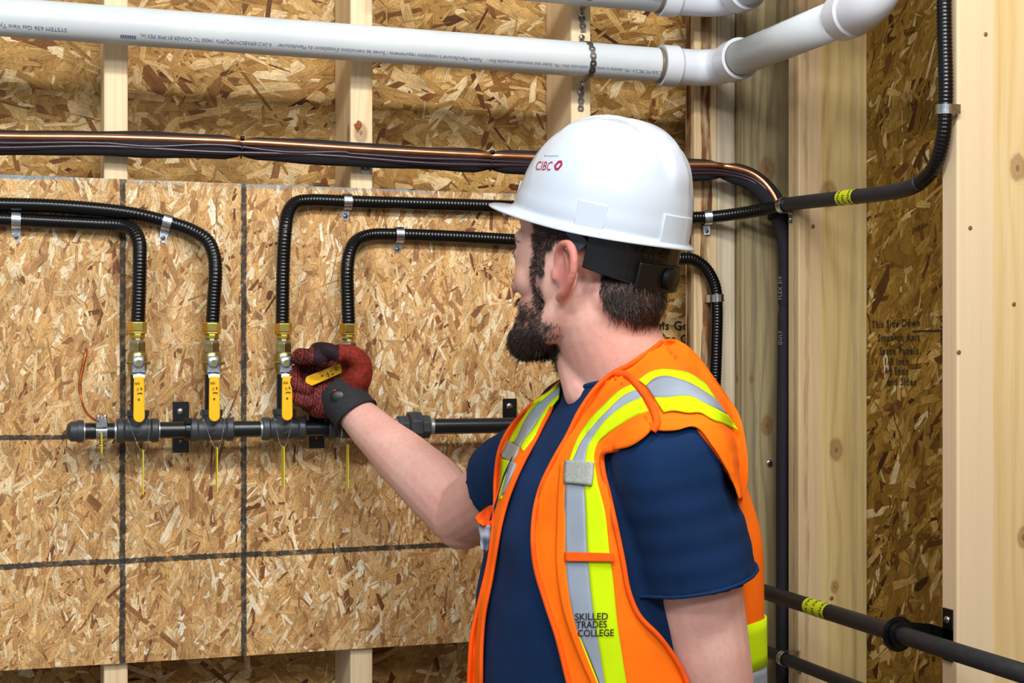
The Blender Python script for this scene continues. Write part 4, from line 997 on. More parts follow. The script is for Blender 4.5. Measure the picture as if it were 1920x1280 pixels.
def bearded(l, f, u):
    """0..1 beard density on the face"""
    if f < -.012 or u > .0 or u < -.16: return 0
    l = abs(l)
    jaw = smin(-u, .072, .098)*smin(f, -.012, .012)                       # jaw and chin
    if u < -.118: jaw *= 1-smin(-u, .118, .135)*(1-smin(f, .03, .07))
    if f < .02: jaw *= 1-smin(-u, .088, .108)
    side = smin(f, .010, .020)*(1-smin(f, .034, .046))*smin(-u, .0, .014)*.75  # sideburn strip
    lowc = smin(-u, .052, .080)*smin(f, .018, .035)*.8
    must = smin(f, .080, .092)*smin(-u, .050, .056)*(1-smin(-u, .064, .068))*(1-smin(l, .026, .034))
    k = max(jaw, side*(l > .03), lowc*(0 if (l < .028 and u > -.09 and u < -.058 and f > .08) else 1), must)
    return min(k, 1)
def scalp(p):
    l, f, u = hl(p)
    if abs(l) > .105 or u > .14 or f < -.16: return 0
    d = abs(l)
    if u > .055: return 1 if f < .085 else 0
    if f > .002:     # temple and sideburn
        fr = .045+.003*math.sin(u*400) if u > .016 else .045-(.016-u)*.3
        if u > .0 and f < fr: return 1
        return 1 if (u > -.030 and .012 < f < fr-.005) else 0
    if f > -.030: return 1 if u > .014 else 0    # over the ear
    lim = -.070-.014*smin(-f, .055, .095)+ .078*(1-smin(-f, .036, .066))
    return 1 if u > lim else 0
at1 = []; at2 = []
for p in bv_:
    l, f, u = hl(p)
    if abs(l) < .13 and -.13 < f < .16 and -.19 < u < .16:
        at2.append(bearded(l, f, u)*.75)
        ear = (1-smin(math.sqrt(((f+.026)/.032)**2+((u+.022)/.044)**2), .75, 1.15))*smin(abs(l), .078, .084)
        at1.append(min(1, .65*ear+.25*math.exp(-((f-.105)/.02)**2-((u+.042)/.02)**2)))
        if scalp(p) and (abs(l) < .079 or u > .03 or f < -.05): at2[-1] = 1
    else: at1.append(0); at2.append(0)
for nm, dat in (('flush', at1), ('stubble', at2)):
    a = bd.data.attributes.new(nm, 'FLOAT', 'POINT'); a.data.foreach_set('value', dat)
bvh = BVHTree.FromPolygons(bv_, bf_)
# eyes and brows
for s in (1, -1):
    e = MB().ball(H(s*.0300, .0755, -.005), .0125, seg=20).make('eyeball', plain('eye_white', 'd9cfc6', .2), person)
    m = MB().ball(H(s*.0305, .0870, -.005), .0052, .0022, .0052, ax=HA, seg=14).make('iris', plain('brown_iris', '2a1a10', .15), e)
    seg_ = MB(); 
    for k in range(16):
        t = k/15; b0 = H(s*(.018+.030*t), .0935-.016*t*t, .004-.004*t*t*3); b1 = b0+(HF2*.004+HU*.0015+HL*s*.002)*HS
        seg_.sweep([b0, b1], [.0004, .0001], 5)
    seg_.make('eyelashes', M['hair'], person)
# strands on a surface
def strands(name, mat, region, n, length, width, direc, seed, target, lift=.0005, curl=.3, parent=None, tree=None):
    rnd = random.Random(seed); V = []; F = []
    vs, fs = target; tris = []; ws = []
    for f in fs:
        c = sum((vs[i] for i in f), Vector())/len(f); w = region(c)
        if w > 0: tris.append(f); a = (vs[f[1]]-vs[f[0]]).cross(vs[f[2]]-vs[f[0]]).length; ws.append(a*w)
    if not tris: return None
    for f in rnd.choices(tris, ws, k=n):
        a, b = rnd.random(), rnd.random()
        p = vs[f[0]].lerp(vs[f[1]], a).lerp(vs[f[3 if len(f) > 3 else 2]].lerp(vs[f[2]], a), b)
        N = (vs[f[1]]-vs[f[0]]).cross(vs[f[2]]-vs[f[0]]).normalized()
        D = direc(p, N); D = (D+Vector((rnd.gauss(0, curl), rnd.gauss(0, curl), rnd.gauss(0, curl)))).normalized()
        D = (D-N*D.dot(N)*.8).normalized(); S = D.cross(N).normalized(); L = length(p)*rnd.uniform(.6, 1.2)
        S = (S+N*rnd.uniform(-.6, .6)).normalized(); w = width*rnd.uniform(.6, 1.2); n0 = len(V)
        k1 = p+D*L*.5+N*(lift+L*.22); k2 = p+D*L+N*(lift+L*.16)
        V += [p-S*w, p+S*w, k1+S*w*.8, k1-S*w*.8, k2]; F += [(n0, n0+1, n0+2, n0+3), (n0+3, n0+2, n0+4)]
    return mk(name, V, F, mat, parent or person, smooth=False)
bvp, bfp = bv_, bf_
hairv = []; hf_ = []
# hair cap: the scalp part of the head pushed out a little
sel = {}
for f in bfp:
    c = sum((bvp[i] for i in f), Vector())/len(f)
    if (c-HC).length < .2 and scalp(c):
        l, ff, u = hl(c)
        if abs(l) > .078 and ff > -.05 and u < .03: continue
        for i in f:
            if i not in sel: sel[i] = len(sel)
        hf_.append(tuple(sel[i] for i in f))
def erode(fs):
    cnt = {}
    for q in fs:
        for a in q: cnt[a] = cnt.get(a, 0)+1
    return [q for q in fs if all(cnt[a] > 3 for a in q)]
inv = {k: i for i, k in sel.items()}; hf_ = erode(erode(hf_)); sel = {}
hf_ = [tuple(inv[a] for a in q) for q in hf_]
par_ = {}
def root_(a):
    while par_.setdefault(a, a) != a: par_[a] = par_[par_[a]]; a = par_[a]
    return a
for q in hf_:
    for a in q[1:]: par_[root_(a)] = root_(q[0])
cnt_ = {}
for q in hf_: cnt_[root_(q[0])] = cnt_.get(root_(q[0]), 0)+1
big_ = max(cnt_, key=cnt_.get); hf_ = [q for q in hf_ if root_(q[0]) == big_]
for q in hf_:
    for i in q:
        if i not in sel: sel[i] = len(sel)
hf_ = [tuple(sel[i] for i in q) for q in hf_]
nrmv = {i: Vector() for i in sel}
for f in bfp:
    if any(i in sel for i in f):
        N = (bvp[f[1]]-bvp[f[0]]).cross(bvp[f[2]]-bvp[f[0]])
        for i in f:
            if i in nrmv: nrmv[i] += N
hv = [None]*len(sel)
bnd = {}
for q in hf_:
    for a in q: bnd[a] = bnd.get(a, 0)+1
for i, k in sel.items():
    N = nrmv[i].normalized(); l, f, u = hl(bvp[i]); g = .0015 if bnd[k] < 4 else .0035
    if f < -.03: g += .004*smin(-f, .03, .07)
    hv[k] = bvp[i]+N*g
hair = mk('hair', hv, hf_, plain('hair_mass', '15100e', .95, 0, .08, c2='0d0908', nscale=300, bump=.002, bscale=300), person)
def hdir(p, N):
    l, f, u = hl(p)
    if f > .0: return -HU*.8-HF2*.5
    return -HU*1.0-HF2*.15
hs = strands('hair_strands', M['hair'], lambda p: scalp(p) if (p-HC).length < .2 and (abs(hl(p)[0]) < .079 or hl(p)[1] < -.05 or hl(p)[2] > .03) else 0, 17000, lambda p: .009 if hl(p)[1] > -.03 else .014, .00036, hdir, 4, (bv_, bf_), lift=.002, curl=.22, parent=hair)
def bdir(p, N): 
    l, f, u = hl(p); return -HU*.75+HF2*.45
strands('beard', M['beard'], lambda p: bearded(*hl(p))**1.5 if (p-HC).length < .2 and abs(hl(p)[0]) < .074 else 0, 8500, lambda p: .007+.006*smin(-hl(p)[2], .08, .11), .00042, bdir, 6, (bv_, bf_), lift=.0006, curl=.38)
strands('eyebrows', M['hair'], lambda p: 1 if (.011 < hl(p)[2] < .017 and .012 < abs(hl(p)[0]) < .050 and hl(p)[1] > .06) else 0, 700, lambda p: .005, .00035, lambda p, N: HL*math.copysign(1, hl(p)[0])-HF2*.2, 8, (bv_, bf_), curl=.25)
rn = random.Random(3)
strands('arm_hair', plain('fine_arm_hair', '5a3a2c', .6), lambda p: 1 if (p-ER).dot(FA) > -.01 and (p-ER).dot(FA) < .24 and (p-ER).cross(FA).length < .07 else 0, 900, lambda p: .005, .00004, lambda p, N: FA*.7-UP*.6, 9, (bv_, bf_), curl=.3)

# ------------------------------------------------------------- hard hat
hat = empty('hard_hat', H(0, 0, .03), 'glossy white hard hat worn by the worker, dark red bank logo on its side', 'hard hat')
TP = R3(11); hF = (HF2*math.cos(TP)+HU*math.sin(TP)).normalized(); hU = hF.cross(HL).normalized()
if hU.dot(HU) < 0: hU = -hU
K0 = P(1134, 423, 1.86)      # centre of the rim plane
def K(l, f, u): return K0+HL*l+hF*f+hU*u
def outline(t, grow=0):
    """rim outline: t angle, 0 = wearer's left, pi/2 = front"""
    c, s = math.cos(t), math.sin(t); a = .107; b = .124 if s > 0 else .108
    return a*c, b*s
NA = 96
V = []; F = []; prof = []
for i in range(0, 25):
    ph = i/24*math.pi/2; prof.append((math.cos(ph)**.80, math.sin(ph)**.92))
Hh = .131
def shell_pt(t, r, h, off=0):
    l, f = outline(t); k = 1+off
    return K(l*r*k, f*r*k-.006*(h), h*Hh)
rowsv = []
# brim first: outer lip, inner, then dome
def brimw(t):
    s = math.sin(t); return .0075+.036*max(0, s)**2.2+.004*max(0, -s)
def brimz(t): 
    s = math.sin(t); return -.004-.001*max(0, s)**2.5-.006*(math.cos(t)**2)
rows_def = []
for t_i in range(NA):
    pass
def brow(k, dz):   # k: 0 at shell .. 1 at lip
    out = []
    for j in range(NA):
        t = 2*math.pi*j/NA; l, f = outline(t); n = Vector((l, f)).normalized(); w = brimw(t)*k; out.append(K(l+n.x*w, f+n.y*w, brimz(t)*k+dz))
    return out
rowsv = [brow(.0, -.0035), brow(.55, -.0035), brow(.97, -.0030), brow(1.0, -.0012), brow(.97, .0012), brow(.55, .0010), brow(.12, .0010)]
for i, (r, h) in enumerate(prof[:-1]):
    row = []
    for j in range(NA):
        t = 2*math.pi*j/NA; l, f = outline(t); hh = h
        bump = 0
        # raised centre ridge and two shallow side ridges
        lx = l*r
        rr = r
        p = K(l*rr, f*rr-.004*hh, hh*Hh+.004)
        N = (HL*l*rr*1.1+hF*f*rr+hU*hh*Hh).normalized()
        g = .0045*(smin(.019-abs(lx), -.003, .002))*smin(hh, .40, .60)
        g += .0026*(smin(.010-abs(abs(lx)-.048), -.003, .002))*smin(hh, .50, .70)*(1 if f*r < .06 else 0)
        g -= .0
        if hh < .14: g += .0016
        row.append(p+N*g)
    rowsv.append(row)
inner = []
V = [p for row in rowsv for p in row]; nr = len(rowsv)
for i in range(nr-1):
    for j in range(NA):
        j2 = (j+1) % NA; F.append((i*NA+j, i*NA+j2, (i+1)*NA+j2, (i+1)*NA+j))
V.append(K(0, -.004, Hh+.0072)); F += [((nr-1)*NA+j, (nr-1)*NA+(j+1) % NA, len(V)-1) for j in range(NA)]
# inside surface
base = len(V)
ins_rows = []
for i in range(0, 24, 3):
    r, h = prof[i]; row = []
    for j in range(NA):
        t = 2*math.pi*j/NA; l, f = outline(t); row.append(K(l*r*.965, f*r*.97-.004*h, h*Hh*.97-.002))
    ins_rows.append(row)
V += [p for row in ins_rows for p in row]
for j in range(NA): F.append((j, base+j, base+(j+1) % NA, (j+1) % NA))
for i in range(len(ins_rows)-1):
    for j in range(NA):
        j2 = (j+1) % NA; F.append((base+i*NA+j, base+(i+1)*NA+j, base+(i+1)*NA+j2, base+i*NA+j2))
F.append([base+(len(ins_rows)-1)*NA+j for j in range(NA)])
shell = mk('helmet_shell', V, F, M['shell'], hat); bmesh_fix(shell)
sb = shell.modifiers.new('s', 'SUBSURF'); sb.levels = 1; sb.render_levels = 1
sbvh = BVHTree.FromPolygons(V, F)
# accessory slots: raised boxes at the rim
def slot(t0, t1, h0, h1, d):
    m = MB(); n = 8; vv = []
    for hh in (h0, h1):
        for dd in (0, d):
            for k in range(n+1):
                t = t0+(t1-t0)*k/n; l, f = outline(t); rr = math.cos(math.asin(min(hh/Hh, 1)**(1/.92)))**.8 if hh > 0 else 1
                q = Vector((l, f)).normalized(); vv.append(K(l*rr+q.x*(dd-.002), f*rr+q.y*(dd-.002), hh+(0 if dd else 0)))
    N = n+1; a, b, c, d_ = 0, N, 2*N, 3*N; F = []
    for k in range(n):
        F += [(b+k, b+k+1, d_+k+1, d_+k), (c+k, c+k+1, a+k+1, a+k), (d_+k, d_+k+1, c+k+1, c+k), (a+k, a+k+1, b+k+1, b+k)]
    F += [(a, b, d_, c), (a+n, c+n, d_+n, b+n)]
    o = mk('accessory_slot', vv, F, M['shell'], hat); bmesh_fix(o); autos(o, 30); bv = o.modifiers.new('b', 'BEVEL'); bv.width = .0014; bv.segments = 2
slot(R3(-33), R3(-13), -.004, .030, .0042); slot(R3(166), R3(194), -.002, .034, .0050)
slot(R3(68), R3(112), -.001, .032, .0065); slot(R3(252), R3(288), -.003, .034, .0065)
for s in (50,): 
    MB().ball(K(.052, .122, -.011), .0042, .0042, .0055, seg=12).make('suspension_clip', M['shell'], hat)
# suspension band
def bandpath(t0, t1, u0, u1, k=.90, n=30):
    return [K(outline(t0+(t1-t0)*i/n)[0]*k, outline(t0+(t1-t0)*i/n)[1]*k, u0+(u1-u0)*i/n) for i in range(n+1)]
def ribbon(name, path, hgt, thick, mat, par, updir=hU):
    V = []; F = []; n = len(path); fr = frames(path)
    for i, p in enumerate(path):
        T = fr[i][0]; h = hgt(i/(n-1)) if callable(hgt) else hgt; O = T.cross(updir).normalized()
        Uu = O.cross(T).normalized()
        for a, b in ((-1, -1), (1, -1), (1, 1), (-1, 1)): V.append(p+Uu*(h*a)+O*(thick*b))
    for i in range(n-1):
        for k in range(4): F.append((i*4+k, (i+1)*4+k, (i+1)*4+(k+1) % 4, i*4+(k+1) % 4))
    F += [(0, 1, 2, 3), ((n-1)*4+3, (n-1)*4+2, (n-1)*4+1, (n-1)*4)]
    o = mk(name, V, F, mat, par, smooth=False); bmesh_fix(o); bv = o.modifiers.new('b', 'BEVEL'); bv.width = min(thick*.8, .002); bv.segments = 2; return o
ribbon('headband', bandpath(R3(-24), R3(-156), -.030, -.030, .935), lambda t: .020+.010*math.sin(t*math.pi), .0016, M['band'], hat)
ribbon('headband', bandpath(R3(-24), R3(204), -.002, -.002, .845, 40), .010, .0014, M['band'], hat)
ribbon('nape_strap', bandpath(R3(-2), R3(-22), .002, -.026, .90), .008, .0014, M['greyband'], hat)
ribbon('nape_strap', bandpath(R3(190), R3(218), .005, -.040, .93), .010, .0014, M['greyband'], hat)
m = MB(); kp = K(0, -.108, -.044); m.lathe(kp, -hF, [(0, .010), (.002, .0145), (.009, .0145), (.011, .011)], 18); m.make('ratchet_knob', M['band'], hat); autos(COL.objects[-1])
ribbon('ratchet_housing', bandpath(R3(-62), R3(-118), -.046, -.046, .97), .017, .004, M['band'], hat)
# logo on the left side of the shell
def onhat(px, py):
    d = ray(px, py).normalized(); h = sbvh.ray_cast(CAM, d)
    return (h[0]-d*.0009) if h[0] else P(px, py, 1.80)
def hattext(name, s, x0, y0, hpx, wpx, mat, bold, shear=.30, rise=.02):
    v, f = textmesh(s, 1, align='LEFT', bold=bold); xs = [p[0] for p in v]; ys = [p[1] for p in v]; X0, X1, Y0, Y1 = min(xs), max(xs), min(ys), max(ys)
    pts = []
    for p in v:
        a = (p[0]-X0)/(X1-X0); b = (p[1]-Y0)/(Y1-Y0); px = x0+a*wpx+b*hpx*shear; py = y0-b*hpx-a*wpx*rise; pts.append(onhat(px, py))
    mk(name, pts, f, mat, shell, smooth=False)
hattext('printed_logo', 'CIBC', 1002.5, 318.5, 16.5, 29, M['logo'], .0, .33, -.03)
hx_ = [(1047, 301), (1053.5, 300.5), (1054.5, 309), (1046.5, 318.8), (1040.5, 318.2), (1038.6, 310)]; hi = [(1047.5, 305), (1050.3, 305), (1050.6, 308.5), (1046, 314.6), (1043.5, 314.6), (1042.4, 310.5)]
mk('printed_logo', [onhat(*p) for p in hx_+hi], [(i, (i+1) % 6, (i+1) % 6+6, i+6) for i in range(6)], M['logo'], shell, smooth=False)
hattext('printed_text', 'Proud partner', 1020, 294, 3.6, 27, M['logo2'], .0, .2, .0)

# ------------------------------------------------------------- T-shirt
sh = MB(); rings(sh, TOR)
tor = MB(); rings(tor, TOR)
for mb in (sh, tor):
    for s in (1, -1):
        seg(mb, [B(s*.045, -.035, 1.478), B(s*.10, -.030, 1.458), B(s*.150, -.018, 1.425)], [.036, .044, .055])
    seg(mb, [B(.10, -.01, 1.40), SL+UP*.0], [.085, .066]); seg(mb, [B(-.10, -.01, 1.40), SRr], [.085, .064])
DL = (EL-SL).normalized(); DR = (ER-SRr).normalized()
def sleeve(mb, S_, D_, L, r0, r1, axn=None):
    pts = [S_+D_*(L*i/14) for i in range(15)]
    mb.sweep(pts, lambda i: (r0*(1-i/14)+r1*(i/14))*(1+.015*math.sin(i*1.9)), 30, start=0); mb.ball(S_, r0, seg=24)
hl_ = P(1298, 1096, 1.70); LL = (hl_-SL).dot(DL)
sleeve(sh, SL, DL, LL, .071, .074); 
LR = .150; sleeve(sh, SRr, DR, LR, .066, .064)
sv, sf = voxel(sh, .0045, 7, .5)
# cloth folds
rng = np.random.RandomState(4); ks = [(Vector(rng.normal(0, 1, 3)), rng.uniform(0, 6.28)) for _ in range(10)]
def fold(p): return sum(math.sin(k.dot(p)*26+ph+1.5*math.sin(p.z*17)) for k, ph in ks)/10
tmp = bpy.data.meshes.new('t'); tmp.from_pydata([tuple(p) for p in sv], [], sf); tmp.update(); nn_ = [v.normal.copy() for v in tmp.vertices]; bpy.data.meshes.remove(tmp)
sv2 = [p+n*(.0062*fold(p)+.001) for p, n in zip(sv, nn_)]
def tuck(p, n):   # cloth pressed flat under the vest's back
    d = p-BO; return p-n*(.014*smin(-d.dot(BF), .015, .05)*smin(p.z, 1.30, 1.38))
sv3 = [tuck(p, n) for p, n in zip(sv2, nn_)]
shirt = mk('t_shirt', sv3, sf, M['navy'], person)
# collar rib and sleeve hems
def section_ring(verts, c, n, r, tree, grow=.001, N=60):
    e1 = n.orthogonal().normalized(); e2 = n.cross(e1); out = []
    for k in range(N):
        a = 2*math.pi*k/N; d = e1*math.cos(a)+e2*math.sin(a); h = tree.ray_cast(c+d*r, -d)
        q = (h[0] if h[0] else c+d*r*.6); L_ = (q-c).length; out.append((q if L_ < .080 else c+d*.070)+d*grow)
    return out
stree = BVHTree.FromPolygons(sv2, sf)
def hem(c, n, r, name, off, parent, mat, rad=.0022, grow=.0012):
    ring = section_ring(None, c+n*off, n, r, stree, grow); m = MB(); m.sweep(ring+[ring[0]], (rad*2.4, rad*.6) and rad, 8, cap=False); return m.make(name, mat, parent)
hem(SL, DL, .12, 'sleeve_hem', LL-.004, shirt, M['navy'])
cn = (UP+BF*.40).normalized()
ringc = []
for k in range(60):
    a = 2*math.pi*k/60; ringc.append(B(.0715*math.cos(a), -.020+.0700*math.sin(a), 1.4880-.38*(-.020+.0700*math.sin(a))))
MB().sweep(ringc+[ringc[0]], .0050, 10, cap=False).make('collar', M['navy'], shirt)

# ------------------------------------------------------------- safety vest
tv, tf = voxel(tor, .006, 8, .5)
ncen = B(0, -.02, 1.5); neckf = [f for f in bf_ if 1.42 < bv_[f[0]].z < 1.56 and ((bv_[f[0]]-ncen).xy.length < .10)]
def with_neck(v, f): n = len(v); return BVHTree.FromPolygons(list(v)+list(bv_), list(f)+[tuple(i+n for i in q) for q in neckf])
ttree = with_neck(tv, tf); stree = with_neck(sv2, sf)
def hitz(px, py, default=1.85, tree=None):
    ttree_ = tree or ttree
    """distance along the view ray to the torso; beside the outline, the depth of the nearest torso point"""
    d = ray(px, py); h = ttree_.ray_cast(CAM, d.normalized())
    if h[0]: n = h[1]; k = (h[0]-CAM).dot(FV); return k, abs(n.dot(d.normalized()))
    Z = default
    for _ in range(8):
        q = CAM+d*Z; r = ttree_.find_nearest(q); Z = (r[0]-CAM).dot(FV)
    return Z, .25
vest = empty('safety_vest', B(0, 0, 1.0), 'orange high-visibility vest with yellow and silver stripes, worn open over the navy shirt', 'vest')
LAY = [None]
def set_layer(*obs):
    V = []; F = []
    for o in obs:
        n = len(V); V += [v.co+vest.location for v in o.data.vertices]; F += [[i+n for i in p.vertices] for p in o.data.polygons]
    LAY[0] = BVHTree.FromPolygons(V, F) if obs else None
def lhit(px, py):
    """depth of the cloth already draped there, when there is some"""
    if LAY[0] is not None:
        h = LAY[0].ray_cast(CAM, ray(px, py).normalized())
        if h[0]: return (h[0]-CAM).dot(FV)
    return None
def dens(poly, n): 
    q = resample([Vector((a, b, 0)) for a, b in spl2(poly)], n=n); return [(p.x, p.y) for p in q]
def spl2(poly):
    q = spline([(a, b, 0) for a, b in poly], 6) if len(poly) > 2 else [Vector((a, b, 0)) for a, b in poly]; return [(p[0], p[1]) for p in q]
def cpatch(name, ea, eb, mat, off, nu=60, nv=14, parent=None, thick=.0022, zfix=None, tree=None):
    """strip between two edges, draped over the torso"""
    a = dens(ea, nu); b = dens(eb, nu); Z = np.zeros((nu, nv+1)); C_ = np.zeros((nu, nv+1))
    for i in range(nu):
        for j in range(nv+1):
            t = j/nv; px = a[i][0]*(1-t)+b[i][0]*t; py = a[i][1]*(1-t)+b[i][1]*t; z_ = lhit(px, py); Z[i, j], C_[i, j] = hitz(px, py, tree=tree or stree) if z_ is None else (z_+.0125-.0016-(off-.0125), 9)
    for j in range(nv+1):      # cells off the layered cloth take the depth of their nearest layered neighbour
        col_ = C_[:, j]; good = np.where(col_ > 8)[0]
        if len(good):
            for i in range(nu):
                if col_[i] <= 8: g = good[np.argmin(abs(good-i))]; Z[i, j] = Z[g, j]
    isl = (C_ > 8).any()
    Zs = Z.copy()
    for _ in range(1 if isl else 4):
        q = np.pad(Zs, 1, mode='edge'); Zs = (q[1:-1, 1:-1]*2+q[:-2, 1:-1]+q[2:, 1:-1]+q[1:-1, :-2]+q[1:-1, 2:])/6
    V = []; F = []
    for i in range(nu):
        for j in range(nv+1):
            t = j/nv; px = a[i][0]*(1-t)+b[i][0]*t; py = a[i][1]*(1-t)+b[i][1]*t
            V.append(P(px, py, Zs[i, j]-(.0125 if isl else off/max(.5, min(1, C_[i, j]+.25)))))
    for i in range(nu-1):
        for j in range(nv):
            k = i*(nv+1)+j; F.append((k, k+1, k+nv+2, k+nv+1))
    o = mk(name, V, F, mat, parent or vest)
    # normals toward the camera
    me = o.data
    s = sum((CAM-(me.vertices[p.vertices[0]].co+vest.location)).dot(p.normal) for p in me.polygons)
    if s < 0: me.flip_normals()
    md = o.modifiers.new('solid', 'SOLIDIFY'); md.thickness = thick; md.offset = -1 if True else 0
    return o
def piping(name, line, off, r, mat, parent=None):
    q = dens(line, 80); pts = []
    zs = [lhit(*p) for p in q]; good = [i for i, z in enumerate(zs) if z is not None]
    zs = [(z if z is not None else (zs[min(good, key=lambda g: abs(g-i))] if good else hitz(*q[i])[0]-off)) for i, z in enumerate(zs)]
    zs = np.convolve(np.pad(zs, 3, mode='edge'), np.ones(7)/7, 'valid')
    for (px, py), z in zip(q, zs): pts.append(P(px, py, z-r*.3))
    return MB().sweep(pts, r, 10).make(name, mat, parent or vest)
# --- near (his left) front panel and shoulder
NE = [(1241, 640), (1214, 662), (1180, 684), (1147, 700), (1118, 726), (1086, 772), (1066, 813), (1036, 866), (1012, 919), (1000, 982), (1003, 1057), (1024, 1131), (1045, 1195), (1066, 1280), (1085, 1345), (1100, 1480)]
NAe = [(1268, 668), (1250, 745), (1240, 806), (1205, 822), (1176, 838), (1150, 842), (1131, 848), (1130, 880), (1142, 929), (1157, 998), (1168, 1052), (1178, 1110), (1192, 1156), (1212, 1200), (1240, 1260), (1262, 1345)]
fp1 = cpatch('front_panel', NE, [(1268, 668), (1252, 720), (1238, 775), (1215, 812), (1178, 838), (1150, 843), (1131, 850), (1131, 880), (1142, 930), (1157, 998), (1168, 1052), (1179, 1110), (1198, 1154), (1238, 1196), (1272, 1245), (1292, 1290), (1310, 1345), (1330, 1480)], M['orange'], .010, 110, 22, tree=stree)
# back yoke over the shoulder, as far as the arm hole
yk = cpatch('back_yoke', [(1241, 636), (1276, 640), (1308, 666), (1334, 700), (1361, 738), (1386, 778), (1400, 842), (1402, 890), (1396, 936)], [(1147, 701), (1165, 722), (1195, 760), (1225, 802), (1265, 806), (1305, 800), (1340, 842), (1368, 890), (1386, 934)], M['orange'], .0095, 70, 20, tree=stree)
set_layer(fp1, yk)
# stripes over the shoulder, back part then front part
OY = .0140
upB = [(1203, 708), (1222, 696), (1245, 692), (1270, 696), (1296, 712)]
g1B = [(1214, 722), (1228, 708), (1250, 704), (1275, 712), (1305, 730), (1325, 750)]
cpatch('fluorescent_stripe', [(1197, 712), (1215, 698), (1235, 692), (1260, 692), (1290, 698), (1322, 716)], [(1211, 722), (1226, 709), (1247, 704), (1268, 708), (1296, 718), (1344, 748)], M['lime'], OY+.004, 40, 5)
cpatch('reflective_stripe', [(1211, 722), (1226, 709), (1247, 704), (1268, 708), (1296, 718), (1344, 748)], [(1226, 744), (1250, 744), (1278, 741), (1298, 743), (1318, 753), (1364, 776)], M['silver'], OY+.004, 40, 6)
cpatch('fluorescent_stripe', [(1226, 744), (1250, 744), (1278, 741), (1298, 743), (1318, 753), (1364, 776)], [(1244, 771), (1262, 768), (1290, 772), (1315, 772), (1336, 784), (1386, 808)], M['lime'], OY+.004, 40, 6)
sA = [(1183, 720), (1160, 732), (1130, 760), (1100, 792), (1082, 822), (1070, 852), (1066, 864)]
sB = [(1192, 730), (1168, 742), (1138, 770), (1110, 800), (1088, 830), (1077, 855), (1072, 866)]
sC = [(1203, 744), (1176, 756), (1150, 774), (1128, 795), (1112, 818), (1100, 842), (1097, 866)]
sD = [(1215, 769), (1190, 779), (1160, 797), (1135, 815), (1118, 832), (1113, 850), (1113, 866)]
cpatch('fluorescent_stripe', sA, sB, M['lime'], OY, 50, 4)
cpatch('reflective_stripe', sB, sC, M['silver'], OY, 50, 6)
cpatch('fluorescent_stripe', sC, sD, M['lime'], OY, 50, 5)
# down the chest
dA = [(1066, 862), (1060, 905), (1058, 960), (1059, 1030), (1063, 1100), (1078, 1170), (1104, 1230), (1124, 1280), (1145, 1345), (1160, 1480)]
dB = [(1097, 862), (1096, 905), (1098, 960), (1101, 1030), (1107, 1100), (1116, 1170), (1126, 1230), (1134, 1280), (1150, 1345), (1168, 1480)]
dC = [(1113, 862), (1120, 905), (1134, 960), (1142, 1030), (1151, 1100), (1158, 1170), (1167, 1230), (1175, 1280), (1187, 1345), (1205, 1480)]
cpatch('reflective_stripe', dA, dB, M['silver'], OY, 90, 6)
cpatch('fluorescent_stripe', dB, dC, M['lime'], OY, 90, 6)
cpatch('fluorescent_stripe', [(1064, 1150), (1078, 1190), (1094, 1235), (1108, 1280), (1130, 1345)], [(1076, 1168), (1092, 1205), (1108, 1245), (1122, 1280), (1146, 1345)], M['lime'], OY+.0005, 30, 3)
cpatch('orange_placket', [(1050, 866), (1045, 930), (1043, 985), (1042, 1050), (1052, 1130), (1070, 1190), (1092, 1245), (1112, 1290), (1128, 1345)], [(1062, 866), (1059, 930), (1060, 985), (1060, 1050), (1066, 1110), (1078, 1170), (1100, 1232), (1120, 1282), (1140, 1345)], M['orange'], OY+.001, 40, 4)
cpatch('webbing_loop', [(1058, 862), (1057, 880), (1056, 904)], [(1112, 866), (1111, 885), (1108, 909)], M['webbing'], OY+.006, 10, 8, thick=.003)
cpatch('pocket_binding', [(1058, 1034), (1058, 1043), (1059, 1052)], [(1150, 1037), (1151, 1045), (1152, 1053)], M['binding'], OY+.004, 8, 12)
# far (his right) front panel
set_layer()
fo = [(1052, 715), (1030, 732), (1000, 755), (970, 785), (950, 812), (936, 845), (929, 895), (928, 945), (924, 1000), (915, 1060), (901, 1120), (885, 1190), (879, 1280), (876, 1345), (876, 1480)]
fi = [(1040, 735), (1034, 764), (1018, 795), (1003, 825), (985, 858), (966, 898), (950, 940), (938, 985), (930, 1030), (920, 1090), (908, 1150), (903, 1210), (902, 1280), (902, 1345), (903, 1480)]
fp2 = cpatch('front_panel', fo, fi, M['orange'], .011, 90, 12, tree=stree); set_layer(fp2)
fa = [(1050, 716), (1028, 734), (1000, 757), (978, 785), (960, 815), (953, 828)]
fb = [(1050, 721), (1028, 741), (1000, 765), (981, 792), (968, 822), (962, 829)]
fc = [(1048, 738), (1030, 755), (1014, 778), (996, 806), (980, 826), (974, 838)]
fd = [(1046, 746), (1036, 760), (1022, 785), (1006, 812), (990, 832), (980, 845)]
cpatch('fluorescent_stripe', fa, fb, M['lime'], OY+.0022, 40, 3); cpatch('reflective_stripe', fb, fc, M['silver'], OY+.0020, 40, 5); cpatch('fluorescent_stripe', fc, fd, M['lime'], OY+.0022, 40, 3)
cpatch('fluorescent_stripe', [(940, 860), (937, 900), (934, 938)], [(958, 864), (948, 900), (939, 934)], M['lime'], OY+.007, 20, 3)
cpatch('reflective_stripe', [(956, 864), (946, 900), (937, 934)], [(966, 868), (956, 893), (944, 922)], M['silver'], OY+.0065, 20, 3)
cpatch('webbing_loop', [(952, 826), (944, 842), (937, 854)], [(974, 838), (967, 855), (960, 868)], M['webbing'], OY+.006, 10, 6, thick=.003)
set_layer()
